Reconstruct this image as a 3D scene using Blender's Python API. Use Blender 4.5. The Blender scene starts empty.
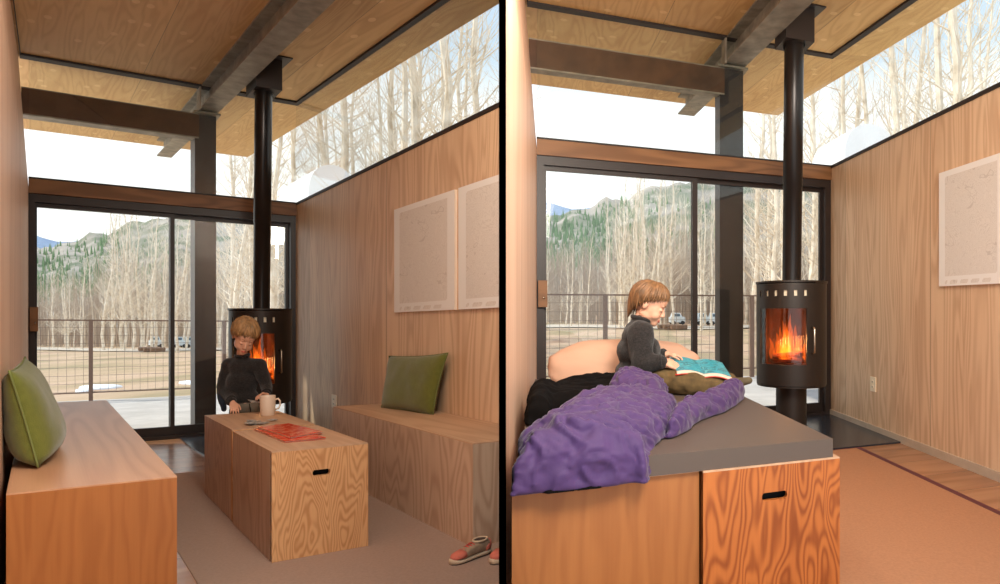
import bpy, bmesh, math, random
from mathutils import Vector, Matrix, Quaternion, noise
C = bpy.context.scene.collection
sc = bpy.context.scene
PI = math.pi
# ---------------------------------------------------------------- camera constants
CX, CY, F = 650.0, 317.0, 620.0          # principal point and focal length in pixels
H = 1.02                                 # eye height
# plan of the hut as measured: right (u), into the room (v), up (w)
f0, c0, y0 = 529., 248., 329.
_a = math.hypot(1352, 529); E2 = (1352/_a, 529/_a)
_b = math.hypot(207.3, 529); E1 = (-207.3/_b, 529/_b)
TP = (502.5-CX)/F
_n = math.hypot(1, TP); PN = Vector((1/_n, -TP/_n, 0))      # normal of the partition, pointing to the right-hand room

class Room:
    def __init__(s, side):
        s.side = side; s.k = F/f0 if side == 'L' else F/(1.1*f0)
        s.sg = -1 if side == 'L' else 1
    def M(s, u, v, w):
        X = u*E2[0]+v*E1[0]; Z = u*E2[1]+v*E1[1]
        xh = f0*X+c0*Z; yh = -f0*(w-H)+y0*Z
        if s.side == 'R': xh = 1.1*xh+505.44*Z; yh = 1.1*yh-57.4*Z
        return Vector((s.k*(xh-CX*Z)/F, s.k*Z, H+s.k*(CY*Z-yh)/F))
    def ray(s, x, y):
        if s.side == 'R': x, y = (x-505.44)/1.1, (y+57.4)/1.1
        X = (x-c0)/f0; Y = (y0-y)/f0
        det = E2[0]*E1[1]-E1[0]*E2[1]
        return (X*E1[1]-E1[0])/det, (E2[0]-E2[1]*X)/det, Y
    def onw(s, x, y, w):
        u, v, q = s.ray(x, y); t = (w-H)/q; return (u*t, v*t, w)
    def atz(s, x, z, w=0.0):            # plan point on sight line x at depth z
        u, v, q = s.ray(x, 300); return (u*z, v*z, w)
L = Room('L'); R = Room('R')
def W(x, y, Z): return Vector(((x-CX)/F*Z, Z, H+(CY-y)/F*Z))

# ---------------------------------------------------------------- helpers
def lin(r, g, b):
    f = lambda c: ((c/255+.055)/1.055)**2.4 if c > 10 else c/255/12.92
    return (f(r), f(g), f(b), 1)
def tag(o, label=None, cat=None, group=None, kind=None):
    if label: o['label'] = label
    if cat: o['category'] = cat
    if group: o['group'] = group
    if kind: o['kind'] = kind
    return o
def empty(name, loc, label, cat, group=None):
    o = bpy.data.objects.new(name, None); C.objects.link(o); o.location = loc; o.empty_display_size = .05
    tag(o, label, cat, group); return o
_worg = {}
def obj(name, bm, mat, parent=None, room=None, smooth=False, loc=None, bevel=0, org=None):
    if bevel: 
        bmesh.ops.bevel(bm, geom=[e for e in bm.edges if len(e.link_faces) == 2 and e.calc_face_angle(0) > .6], offset=bevel, segments=2, profile=.6, affect='EDGES')
    if room is not None:
        lay = bm.verts.layers.float_vector.new('loc')
        for v in bm.verts: v[lay] = v.co.copy()
        for v in bm.verts: v.co = room.M(*v.co)
        d0 = room.sg*.009
        if any((v.co.dot(PN)-d0)*room.sg < 0 for v in bm.verts):
            g = bm.verts[:]+bm.edges[:]+bm.faces[:]
            r = bmesh.ops.bisect_plane(bm, geom=g, dist=1e-6, plane_co=PN*d0, plane_no=PN*room.sg, clear_inner=True)
            es = [e for e in r['geom_cut'] if isinstance(e, bmesh.types.BMEdge)]
            if es:
                try: bmesh.ops.holes_fill(bm, edges=es, sides=0)
                except Exception: pass
    bmesh.ops.recalc_face_normals(bm, faces=bm.faces)
    me = bpy.data.meshes.new(name); bm.to_mesh(me); bm.free()
    if smooth: me.polygons.foreach_set('use_smooth', [True]*len(me.polygons))
    # true world origin of the parent chain (all rotations are identity)
    o = bpy.data.objects.new(name, me); C.objects.link(o); me.materials.append(mat)
    if parent is not None:
        og = _worg[parent.name]; me.transform(Matrix.Translation(-og)); o.parent = parent; _worg[o.name] = og
    else:
        if loc is None:
            if len(me.vertices):
                mn = Vector([min(v.co[i] for v in me.vertices) for i in range(3)]); mx = Vector([max(v.co[i] for v in me.vertices) for i in range(3)])
                loc = Vector(((mn.x+mx.x)/2, (mn.y+mx.y)/2, mn.z))
            else: loc = Vector()
        loc = Vector(loc); me.transform(Matrix.Translation(-loc)); o.location = loc; _worg[o.name] = loc
    return o
def thing(name, loc, label, cat, group=None):
    o = empty(name, loc, label, cat, group); _worg[o.name] = Vector(loc); return o
def box(bm, u0, u1, v0, v1, w0, w1):
    vs = [bm.verts.new((x, y, z)) for z in (w0, w1) for y in (v0, v1) for x in (u0, u1)]
    for f in ((0,2,3,1),(4,5,7,6),(0,1,5,4),(2,6,7,3),(0,4,6,2),(1,3,7,5)): bm.faces.new([vs[i] for i in f])
    return vs
def hexa(bm, bot, top):
    n = len(bot); a = [bm.verts.new(p) for p in bot]; b = [bm.verts.new(p) for p in top]
    bm.faces.new(a[::-1]); bm.faces.new(b)
    for i in range(n): bm.faces.new([a[i], a[(i+1) % n], b[(i+1) % n], b[i]])
def tube(bm, pts, rads, n=8, caps=True):
    pts = [Vector(p) for p in pts]
    if not hasattr(rads, '__len__'): rads = [rads]*len(pts)
    rings = []; up = Vector((0, 0, 1)); prev = None
    for i, p in enumerate(pts):
        t = (pts[min(i+1, len(pts)-1)]-pts[max(i-1, 0)])
        if t.length < 1e-9: t = Vector((0, 0, 1))
        t.normalize()
        if prev is None:
            a = t.cross(up) if abs(t.dot(up)) < .95 else t.cross(Vector((1, 0, 0)))
        else: a = prev-t*prev.dot(t)
        a.normalize(); prev = a; b = t.cross(a)
        rings.append([bm.verts.new(p+(a*math.cos(2*PI*j/n)+b*math.sin(2*PI*j/n))*rads[i]) for j in range(n)])
    for r0, r1 in zip(rings, rings[1:]):
        for j in range(n): bm.faces.new([r0[j], r0[(j+1) % n], r1[(j+1) % n], r1[j]])
    if caps: bm.faces.new(rings[0][::-1]); bm.faces.new(rings[-1])
def lathe(bm, c, prof, n=40, a0=0, a1=2*PI, T=None):
    full = abs(a1-a0-2*PI) < 1e-6; m = n if full else n+1
    T = T or (lambda p: p)
    rings = []
    for r, z in prof:
        rings.append([bm.verts.new(T(Vector(c)+Vector((r*math.cos(a0+(a1-a0)*j/n), r*math.sin(a0+(a1-a0)*j/n), z)))) for j in range(m)])
    for r0, r1 in zip(rings, rings[1:]):
        for j in range(m if full else m-1): bm.faces.new([r0[j], r0[(j+1) % m], r1[(j+1) % m], r1[j]])
    return rings
class Frame:
    """upright metric frame at a place: a = across the sight line, b = away from the viewer's side, c = up"""
    def __init__(s, org, wx=None):
        s.o = Vector(org); d = Vector((s.o.x, s.o.y, 0)); cz = d.y/d.length; d.normalize()
        s.d = d; s.r = Vector((d.y, -d.x, 0)); s.wx = cz if wx is None else wx
    def P(s, a, b, c): return s.o+s.r*(a*s.wx)+s.d*b+Vector((0, 0, c))
    def T(s): return lambda p: s.P(p[0], p[1], p[2])
def voxel(name, bm, size, smooth=6, keep=.5):
    me = bpy.data.meshes.new('t'); bmesh.ops.recalc_face_normals(bm, faces=bm.faces); bm.to_mesh(me); bm.free()
    o = bpy.data.objects.new('t', me); C.objects.link(o)
    m = o.modifiers.new('r', 'REMESH'); m.mode = 'VOXEL'; m.voxel_size = size
    s = o.modifiers.new('s', 'SMOOTH'); s.factor = keep; s.iterations = smooth
    dg = bpy.context.evaluated_depsgraph_get(); dg.update()
    out = bpy.data.meshes.new_from_object(o.evaluated_get(dg))
    bpy.data.objects.remove(o); bpy.data.meshes.remove(me)
    b = bmesh.new(); b.from_mesh(out); bpy.data.meshes.remove(out); return b
_ico = None
def sph(bm, c, r, mat=None, sub=2):
    c = Vector(c); r = Vector((r, r, r)) if not hasattr(r, '__len__') else Vector(r)
    g = bmesh.ops.create_icosphere(bm, subdivisions=sub, radius=1)['verts']
    for v in g:
        p = Vector((v.co.x*r.x, v.co.y*r.y, v.co.z*r.z))
        if mat: p = mat @ p
        v.co = c+p
    return g
def cap(bm, p0, r0, p1, r1):
    b = bmesh.new(); sph(b, p0, r0); sph(b, p1, r1)
    h = bmesh.ops.convex_hull(b, input=b.verts)
    dele = list({g for g in h['geom_interior']+h['geom_unused'] if isinstance(g, bmesh.types.BMVert)})
    bmesh.ops.delete(b, geom=dele, context='VERTS')
    me = bpy.data.meshes.new('c'); b.to_mesh(me); b.free(); bm.from_mesh(me); bpy.data.meshes.remove(me)
def chain(bm, pts, rads):
    for i in range(len(pts)-1): cap(bm, pts[i], rads[i], pts[i+1], rads[i+1])
def apply_T(bm, T):
    for v in bm.verts: v.co = T(v.co)

# ---------------------------------------------------------------- materials
def nodes(name):
    m = bpy.data.materials.new(name); m.use_nodes = True; nt = m.node_tree; nt.nodes.clear()
    out = nt.nodes.new('ShaderNodeOutputMaterial'); return m, nt, out
def N(nt, t, **k):
    n = nt.nodes.new(t)
    for a, b in k.items():
        if a in n.inputs.keys() if isinstance(a, str) else False: n.inputs[a].default_value = b
        else: setattr(n, a, b)
    return n
def plain(name, col, rough=.6, metal=0, bump=0, bscale=200, var=0, vscale=30, spec=.5, stretch=(1,1,1), sheen=0):
    m, nt, out = nodes(name); p = N(nt, 'ShaderNodeBsdfPrincipled'); nt.links.new(p.outputs[0], out.inputs[0])
    p.inputs['Base Color'].default_value = lin(*col); p.inputs['Roughness'].default_value = rough; p.inputs['Metallic'].default_value = metal
    p.inputs['Specular IOR Level'].default_value = spec
    if sheen: p.inputs['Sheen Weight'].default_value = sheen
    if bump or var:
        tc = N(nt, 'ShaderNodeTexCoord'); mp = N(nt, 'ShaderNodeMapping'); mp.inputs['Scale'].default_value = stretch
        nt.links.new(tc.outputs['Object'], mp.inputs[0])
    if var:
        n = N(nt, 'ShaderNodeTexNoise'); n.inputs['Scale'].default_value = vscale; n.inputs['Detail'].default_value = 5; nt.links.new(mp.outputs[0], n.inputs[0])
        r = N(nt, 'ShaderNodeValToRGB'); c = lin(*col)
        r.color_ramp.elements[0].color = tuple(max(0, x*(1-var)) for x in c[:3])+(1,); r.color_ramp.elements[1].color = tuple(min(1, x*(1+var)) for x in c[:3])+(1,)
        r.color_ramp.elements[0].position = .3; r.color_ramp.elements[1].position = .7
        nt.links.new(n.outputs['Fac'], r.inputs[0]); nt.links.new(r.outputs[0], p.inputs['Base Color'])
    if bump:
        n = N(nt, 'ShaderNodeTexNoise'); n.inputs['Scale'].default_value = bscale; n.inputs['Detail'].default_value = 4; nt.links.new(mp.outputs[0], n.inputs[0])
        b = N(nt, 'ShaderNodeBump'); b.inputs['Strength'].default_value = bump; b.inputs['Distance'].default_value = .003
        nt.links.new(n.outputs['Fac'], b.inputs['Height']); nt.links.new(b.outputs[0], p.inputs['Normal'])
    return m
def ply(name, light, dark, rings=14, freq=3.2, lng=.45, axis='w', contrast=.8, rough=.5, plugs=False, seams=None, blotch=None):
    """rotary-cut plywood: contour bands of a stretched noise, in room metres (attribute loc)"""
    m, nt, out = nodes(name); p = N(nt, 'ShaderNodeBsdfPrincipled'); nt.links.new(p.outputs[0], out.inputs[0])
    p.inputs['Roughness'].default_value = rough; p.inputs['Specular IOR Level'].default_value = .35
    at = N(nt, 'ShaderNodeAttribute', attribute_name='loc'); sp = N(nt, 'ShaderNodeSeparateXYZ'); nt.links.new(at.outputs['Vector'], sp.inputs[0])
    def mth(op, a, b=None, c=None):
        n = N(nt, 'ShaderNodeMath', operation=op)
        for i, x in enumerate((a, b, c)):
            if x is None: continue
            if isinstance(x, (int, float)): n.inputs[i].default_value = x
            else: nt.links.new(x, n.inputs[i])
        return n.outputs[0]
    cb = N(nt, 'ShaderNodeCombineXYZ')
    S = {'u': sp.outputs[0], 'v': sp.outputs[1], 'w': sp.outputs[2]}
    g = {'w': ('u', 'v', 'w'), 'v': ('u', 'w', 'v'), 'u': ('v', 'w', 'u')}[axis]
    for i, a in enumerate(g):
        nt.links.new(mth('MULTIPLY', S[a], freq if i < 2 else lng), cb.inputs[i])
    n1 = N(nt, 'ShaderNodeTexNoise'); n1.inputs['Scale'].default_value = 1; n1.inputs['Detail'].default_value = 2.2; n1.inputs['Roughness'].default_value = .45; n1.inputs['Distortion'].default_value = .35
    nt.links.new(cb.outputs[0], n1.inputs[0])
    band = mth('SINE', mth('MULTIPLY', n1.outputs['Fac'], rings*2*PI)); band = mth('MULTIPLY_ADD', band, .5, .5); band = mth('POWER', band, 1.6)
    cf = N(nt, 'ShaderNodeCombineXYZ')
    for i, a in enumerate(g): nt.links.new(mth('MULTIPLY', S[a], 160 if i < 2 else 4), cf.inputs[i])
    n2 = N(nt, 'ShaderNodeTexNoise'); n2.inputs['Scale'].default_value = 1; n2.inputs['Detail'].default_value = 3; nt.links.new(cf.outputs[0], n2.inputs[0])
    n3 = N(nt, 'ShaderNodeTexNoise'); n3.inputs['Scale'].default_value = .9; n3.inputs['Detail'].default_value = 2; nt.links.new(cb.outputs[0], n3.inputs[0])
    fac = mth('ADD', mth('MULTIPLY', band, contrast*.7), mth('MULTIPLY', n2.outputs['Fac'], .28)); 
    fac = mth('ADD', fac, mth('MULTIPLY', mth('SUBTRACT', n3.outputs['Fac'], .5), .6))
    r = N(nt, 'ShaderNodeValToRGB'); r.color_ramp.elements[0].color = lin(*light); r.color_ramp.elements[1].color = lin(*dark)
    r.color_ramp.elements[0].position = .08; r.color_ramp.elements[1].position = .98
    nt.links.new(fac, r.inputs[0]); col = r.outputs[0]
    if plugs:
        cv = N(nt, 'ShaderNodeCombineXYZ'); nt.links.new(sp.outputs[0], cv.inputs[0]); nt.links.new(sp.outputs[1], cv.inputs[1])
        vo = N(nt, 'ShaderNodeTexVoronoi'); vo.inputs['Scale'].default_value = 3.0; vo.voronoi_dimensions = '2D'; nt.links.new(cv.outputs[0], vo.inputs[0])
        lt = mth('MULTIPLY', mth('LESS_THAN', vo.outputs['Distance'], .085), .55)
        mx = N(nt, 'ShaderNodeMix', data_type='RGBA'); nt.links.new(lt, mx.inputs[0]); nt.links.new(col, mx.inputs[6]); mx.inputs[7].default_value = lin(min(255, light[0]+22), min(255, light[1]+28), min(255, light[2]+28)); col = mx.outputs[2]
    if seams:
        ax, pitch, off = seams
        fr = mth('FRACT', mth('DIVIDE', mth('ADD', S[ax], off), pitch)); lt = mth('MULTIPLY', mth('LESS_THAN', fr, .004/pitch), .7)
        mx = N(nt, 'ShaderNodeMix', data_type='RGBA'); nt.links.new(lt, mx.inputs[0]); nt.links.new(col, mx.inputs[6]); mx.inputs[7].default_value = lin(*[c*.45 for c in dark]); col = mx.outputs[2]
        ix = mth('FLOOR', mth('DIVIDE', mth('ADD', S[ax], off), pitch)); wn = N(nt, 'ShaderNodeTexWhiteNoise', noise_dimensions='1D'); nt.links.new(ix, wn.inputs[1])
        hs = N(nt, 'ShaderNodeHueSaturation'); nt.links.new(mth('MULTIPLY_ADD', wn.outputs[0], .18, .92), hs.inputs['Value']); nt.links.new(col, hs.inputs['Color']); col = hs.outputs[0]
    nt.links.new(col, p.inputs['Base Color'])
    b = N(nt, 'ShaderNodeBump'); b.inputs['Strength'].default_value = .12; b.inputs['Distance'].default_value = .002
    nt.links.new(n2.outputs['Fac'], b.inputs['Height']); nt.links.new(b.outputs[0], p.inputs['Normal'])
    return m
def emis(name, col, st):
    m, nt, out = nodes(name); e = N(nt, 'ShaderNodeEmission'); e.inputs[0].default_value = lin(*col); e.inputs[1].default_value = st
    nt.links.new(e.outputs[0], out.inputs[0]); return m
def glass_mat():
    m, nt, out = nodes('window_glass'); t = N(nt, 'ShaderNodeBsdfTransparent'); g = N(nt, 'ShaderNodeBsdfGlossy'); g.inputs['Roughness'].default_value = 0
    t.inputs[0].default_value = (.95, .97, .96, 1)
    lw = N(nt, 'ShaderNodeLayerWeight'); pw = N(nt, 'ShaderNodeMath', operation='POWER'); pw.inputs[1].default_value = 5; nt.links.new(lw.outputs['Facing'], pw.inputs[0])
    fr = N(nt, 'ShaderNodeMath', operation='MULTIPLY_ADD'); fr.inputs[1].default_value = .75; fr.inputs[2].default_value = .035; nt.links.new(pw.outputs[0], fr.inputs[0])
    mx = N(nt, 'ShaderNodeMixShader'); nt.links.new(fr.outputs[0], mx.inputs[0]); nt.links.new(t.outputs[0], mx.inputs[1]); nt.links.new(g.outputs[0], mx.inputs[2]); nt.links.new(mx.outputs[0], out.inputs[0]); return m
def flame_mat():
    m, nt, out = nodes('flame'); e = N(nt, 'ShaderNodeEmission'); nt.links.new(e.outputs[0], out.inputs[0])
    at = N(nt, 'ShaderNodeAttribute', attribute_name='heat')
    r = N(nt, 'ShaderNodeValToRGB'); el = r.color_ramp.elements
    el[0].color = (.75, .10, .005, 1); el[0].position = 0; el[1].color = (1, .85, .55, 1); el[1].position = 1
    x = el.new(.35); x.color = (1, .28, .03, 1); x = el.new(.7); x.color = (1, .55, .16, 1)
    nt.links.new(at.outputs['Fac'], r.inputs[0]); nt.links.new(r.outputs[0], e.inputs[0])
    mt = N(nt, 'ShaderNodeMath', operation='MULTIPLY_ADD'); mt.inputs[1].default_value = 20; mt.inputs[2].default_value = .3; nt.links.new(at.outputs['Fac'], mt.inputs[0]); nt.links.new(mt.outputs[0], e.inputs[1])
    tr = N(nt, 'ShaderNodeBsdfTransparent'); ad = N(nt, 'ShaderNodeAddShader'); nt.links.new(e.outputs[0], ad.inputs[0]); nt.links.new(tr.outputs[0], ad.inputs[1]); nt.links.new(ad.outputs[0], out.inputs[0])
    return m
def map_mat():
    m, nt, out = nodes('printed_map'); p = N(nt, 'ShaderNodeBsdfPrincipled'); nt.links.new(p.outputs[0], out.inputs[0]); p.inputs['Roughness'].default_value = .6
    at = N(nt, 'ShaderNodeAttribute', attribute_name='loc')
    def mth(op, a, b=None):
        n = N(nt, 'ShaderNodeMath', operation=op)
        for i, x in enumerate((a, b)):
            if x is None: continue
            if isinstance(x, (int, float)): n.inputs[i].default_value = x
            else: nt.links.new(x, n.inputs[i])
        return n.outputs[0]
    def contour(scale, k, th, det=6):
        n = N(nt, 'ShaderNodeTexNoise'); n.inputs['Scale'].default_value = scale; n.inputs['Detail'].default_value = det; n.inputs['Distortion'].default_value = .6; nt.links.new(at.outputs['Vector'], n.inputs[0])
        return mth('LESS_THAN', mth('FRACT', mth('MULTIPLY', n.outputs['Fac'], k)), th)
    lines = mth('MAXIMUM', mth('MULTIPLY', contour(7, 30, .3), .3), mth('MULTIPLY', contour(5, 3, .04, 3), .5))
    # printed area inside a plain margin: attribute 'edge' = distance from the sheet's margin
    ed = N(nt, 'ShaderNodeAttribute', attribute_name='edge')
    ins = mth('GREATER_THAN', ed.outputs['Fac'], .5)
    mx = N(nt, 'ShaderNodeMix', data_type='RGBA'); nt.links.new(mth('MULTIPLY', lines, ins), mx.inputs[0]); 
    bg = N(nt, 'ShaderNodeMix', data_type='RGBA'); nt.links.new(ins, bg.inputs[0]); bg.inputs[6].default_value = lin(240, 236, 230); bg.inputs[7].default_value = lin(228, 220, 210); nt.links.new(bg.outputs[2], mx.inputs[6])
    mx.inputs[7].default_value = lin(188, 176, 164); nt.links.new(mx.outputs[2], p.inputs['Base Color']); return m
def ramp_noise(name, stops, scale, detail=6, rough=.9, attr=None, dist=0, bump=0, stretch=(1, 1, 1)):
    m, nt, out = nodes(name); p = N(nt, 'ShaderNodeBsdfPrincipled'); nt.links.new(p.outputs[0], out.inputs[0]); p.inputs['Roughness'].default_value = rough; p.inputs['Specular IOR Level'].default_value = .2
    tc = N(nt, 'ShaderNodeTexCoord'); mp = N(nt, 'ShaderNodeMapping'); mp.inputs['Scale'].default_value = stretch; nt.links.new(tc.outputs['Object'], mp.inputs[0])
    n = N(nt, 'ShaderNodeTexNoise'); n.inputs['Scale'].default_value = scale; n.inputs['Detail'].default_value = detail; n.inputs['Distortion'].default_value = dist; nt.links.new(mp.outputs[0], n.inputs[0])
    r = N(nt, 'ShaderNodeValToRGB'); el = r.color_ramp.elements
    el[0].position, el[0].color = stops[0][0], lin(*stops[0][1]); el[1].position, el[1].color = stops[-1][0], lin(*stops[-1][1])
    for ps, c in stops[1:-1]: x = el.new(ps); x.color = lin(*c)
    nt.links.new(n.outputs['Fac'], r.inputs[0]); nt.links.new(r.outputs[0], p.inputs['Base Color'])
    if bump:
        b = N(nt, 'ShaderNodeBump'); b.inputs['Strength'].default_value = bump; b.inputs['Distance'].default_value = .01; nt.links.new(n.outputs['Fac'], b.inputs['Height']); nt.links.new(b.outputs[0], p.inputs['Normal'])
    return m

MAT = dict(
 wall=ply('wall_plywood', (222, 190, 155), (168, 120, 82), rings=15, freq=4.6, lng=.42, contrast=.45, seams=('v', 1.22, .35)),
 wallL=ply('left_wall_plywood', (224, 184, 156), (186, 134, 100), rings=9, freq=5, lng=.12, contrast=.5),
 ceil=ply('ceiling_plywood', (216, 172, 112), (178, 122, 62), rings=12, freq=4.5, lng=.6, axis='v', contrast=.45, plugs=True, seams=('u', 1.22, .35)),
 boxv=ply('box_plywood', (224, 172, 120), (184, 124, 72), rings=26, freq=6, lng=1.6, contrast=.8),
 boxt=ply('box_top_plywood', (205, 166, 132), (176, 130, 98), rings=9, freq=4, lng=.5, axis='v', contrast=.5),
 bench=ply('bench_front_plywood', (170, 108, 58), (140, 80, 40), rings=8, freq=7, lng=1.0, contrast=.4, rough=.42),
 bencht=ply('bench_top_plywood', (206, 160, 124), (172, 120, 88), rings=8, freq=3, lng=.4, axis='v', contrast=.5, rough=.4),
 benchr=ply('far_bench_plywood', (208, 178, 150), (172, 134, 106), rings=15, freq=5, lng=1.0, contrast=.7),
 boxrv=ply('warm_box_plywood', (190, 110, 52), (130, 62, 24), rings=26, freq=6, lng=1.5, contrast=.9),
 header=ply('header_wood', (142, 100, 64), (92, 60, 36), rings=8, freq=4, lng=.5, axis='u', contrast=.6),
 frame=plain('dark_window_frame', (46, 36, 32), .45),
 trim=plain('dark_channel', (38, 28, 24), .6),
 steel=plain('raw_steel', (140, 130, 114), .5, .3, var=.35, vscale=9, bump=.15, bscale=60),
 rust=plain('brown_steel', (86, 58, 38), .6, .2, var=.3, vscale=7),
 colm=plain('dark_column_steel', (52, 46, 44), .45, .35, var=.2, vscale=8),
 black=plain('black_partition', (0, 0, 0), .95, spec=0),
 stove=plain('stove_steel', (52, 45, 40), .42, .5, bump=.08, bscale=400),
 pipe=plain('stove_pipe', (50, 47, 46), .28, .75),
 seam=plain('dark_gap', (10, 8, 7), .9),
 chrome=plain('brushed_metal', (190, 180, 165), .25, 1),
 brick=ramp_noise('firebox_lining', [(.3, (60, 30, 16)), (.7, (105, 52, 24))], 12),
 log=ramp_noise('charred_log', [(.3, (40, 18, 8)), (.7, (150, 60, 20))], 20),
 flame=flame_mat(), glass=glass_mat(),
 hearth=plain('hearth_plate', (50, 52, 58), .22, .1),
 floorL=ply('floor_boards', (176, 128, 92), (130, 84, 54), rings=6, freq=4, lng=.5, axis='u', contrast=.5, rough=.22, seams=('v', .3, .1)),
 rug=plain('wool_carpet', (164, 138, 122), .95, bump=.5, bscale=500, var=.07, vscale=90, spec=.1),
 rugR=plain('warm_lit_carpet', (178, 128, 94), .95, bump=.5, bscale=500, var=.07, vscale=90, spec=.1),  # same carpet, with the warmer light of this room put into its colour
 rugedge=plain('maroon_binding', (98, 48, 46), .9),
 base=plain('grey_baseboard', (190, 172, 150), .6, var=.08, vscale=10),
 green=plain('green_wool', (106, 108, 48), .95, bump=.5, bscale=260, var=.08, vscale=40, spec=.1, sheen=.3),
 greenp=plain('green_piping', (112, 118, 62), .9),
 mug=plain('cream_ceramic', (236, 214, 192), .25),
 red=ramp_noise('red_cover', [(.3, (196, 40, 26)), (.5, (225, 84, 52)), (.62, (238, 150, 110)), (.75, (200, 60, 36))], 16, 3, .16, dist=1.5),
 redp=plain('red_board', (196, 52, 34), .3),
 pages=plain('page_edges', (236, 214, 190), .7),
 card=ramp_noise('card_face', [(.4, (225, 220, 212)), (.6, (120, 110, 105))], 60, 3, .4),
 outlet=plain('outlet_plate', (242, 226, 196), .4), hole=plain('dark_slot', (30, 16, 8), .9),
 map=map_mat(), mapb=plain('map_backing_red', (150, 52, 30), .6),
 skin=plain('skin', (228, 172, 142), .5, var=.05, vscale=40), lip=plain('lip', (196, 104, 88), .45), lash=plain('eyelash', (84, 54, 38), .7), brow=plain('eyebrow', (150, 108, 70), .8),
 hair=plain('light_brown_hair', (160, 122, 80), .5, var=.4, vscale=55, stretch=(1, 1, .25)), hair2=plain('auburn_hair', (128, 92, 60), .5, var=.5, vscale=55, stretch=(1, 1, .25)),
 knit=plain('charcoal_knit', (46, 43, 42), .95, bump=1, bscale=160, var=.45, vscale=110, spec=.1, stretch=(1, 1, 1.6), sheen=.2),
 pants=plain('grey_twill', (112, 102, 88), .9, bump=.3, bscale=300, var=.1), olive=plain('olive_cord', (98, 78, 46), .9, bump=.4, bscale=200, var=.35, vscale=22),
 blue=plain('blue_denim', (70, 88, 112), .9, var=.2), sock=plain('olive_sock', (96, 84, 62), .95, bump=.5, bscale=150, var=.2), sockred=plain('red_sock_heel', (150, 40, 34), .95),
 shoe=plain('pink_suede', (206, 112, 92), .85, bump=.2, var=.1), shoem=plain('grey_mesh', (160, 134, 108), .9, bump=.5, bscale=500, var=.15, vscale=60), sole=plain('cream_sole', (206, 184, 154), .7), soled=plain('dark_outsole', (60, 48, 42), .8), lace=plain('coral_lace', (204, 88, 74), .8), lining=plain('shoe_lining', (70, 52, 44), .9),
 duvet=plain('purple_cotton', (66, 36, 88), .72, bump=.35, bscale=38, var=.07, vscale=18, sheen=.2),
 dark=plain('black_fleece', (12, 9, 8), .95, bump=.3, bscale=120, spec=.1, vscale=30),
 peach=plain('peach_pillowcase', (206, 164, 138), .85, bump=.2, bscale=40), peachp=plain('white_piping', (246, 226, 206), .8),
 mattress=plain('taupe_vinyl', (90, 76, 66), .5, bump=.1, bscale=300),
 teal=ramp_noise('teal_cover', [(.38, (44, 150, 168)), (.5, (80, 176, 188)), (.58, (30, 96, 110)), (.7, (120, 200, 200))], 22, 4, .4, dist=.8),
 deck=ramp_noise('deck_boards', [(.3, (186, 178, 170)), (.7, (214, 206, 198))], 3, 4, .8), 
 rail=plain('weathered_steel', (122, 96, 82), .7, .2), wire=plain('wire', (136, 122, 112), .6, .3),
 field=ramp_noise('dry_field', [(.3, (162, 146, 112)), (.45, (190, 162, 130)), (.6, (206, 174, 146)), (.75, (178, 140, 112))], .5, 8, .95, dist=.4, stretch=(1, .35, 1)),
 road=plain('pale_track', (206, 190, 170), .95), snow=plain('snow', (250, 250, 252), .8, bump=.2, bscale=10),
 bark=ramp_noise('aspen_bark', [(.3, (200, 182, 158)), (.5, (234, 220, 200)), (.75, (246, 238, 224))], 3, 6, .9),
 twig=plain('winter_twigs', (206, 188, 168), .9, var=.15, vscale=.3), scrub=ramp_noise('thicket', [(.3, (170, 154, 140)), (.5, (196, 178, 160)), (.7, (218, 202, 182))], .12, 3, .95),  # thicket tones paled: beige haze is painted into the colour
 hill=ramp_noise('hazed_hillside', [(.36, (116, 124, 102)), (.46, (140, 138, 120)), (.54, (168, 158, 146)), (.7, (188, 176, 162))], .035, 8, 1, dist=.6),  # pale stops paint aerial haze into the slope
 far=ramp_noise('hazed_mountain', [(.4, (136, 152, 176)), (.6, (156, 170, 190))], .02, 5, 1),  # distance haze painted into the blue
 fir=plain('conifer', (120, 146, 106), .95, var=.2, vscale=.1), van=plain('pale_blue_paint', (222, 230, 234), .4), tyre=plain('tyre', (60, 60, 62), .9), vglass=plain('dark_glass', (90, 110, 124), .2),
 cabin=plain('brown_boards', (120, 92, 70), .8),
)

# ================================================================ the hut: one shell built for each of the two rooms
VB, UL, UR = 4.87, -.096, 2.41
def zc(v): return 3.345+.08*(v-VB)
win_n = [0]; trim_n = [0]; door_n = [0]
def nb():
    return bmesh.new()
def st(name, bm, mat, rm, parent=None, **k):
    o = obj(name, bm, mat, parent, rm, **k)
    if parent is None: o['kind'] = 'structure'
    return o
def trim(bm, mat, rm, **k):
    trim_n[0] += 1; return st('trim_%d' % trim_n[0], bm, mat, rm, **k)
def ibeam(bm, path, hw, h, tf=.014, tw=.012):
    """wide-flange section run between two points given as (u, v, w of underside); hw half width across u"""
    (u0, v0, w0), (u1, v1, w1) = path
    for a, b, c, d in ((-hw, hw, 0, tf), (-tw/2, tw/2, tf, h-tf), (-hw, hw, h-tf, h)):
        hexa(bm, [(u0+a, v0, w0+c), (u0+b, v0, w0+c), (u1+b, v1, w1+c), (u1+a, v1, w1+c)], [(u0+a, v0, w0+d), (u0+b, v0, w0+d), (u1+b, v1, w1+d), (u1+a, v1, w1+d)])
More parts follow.
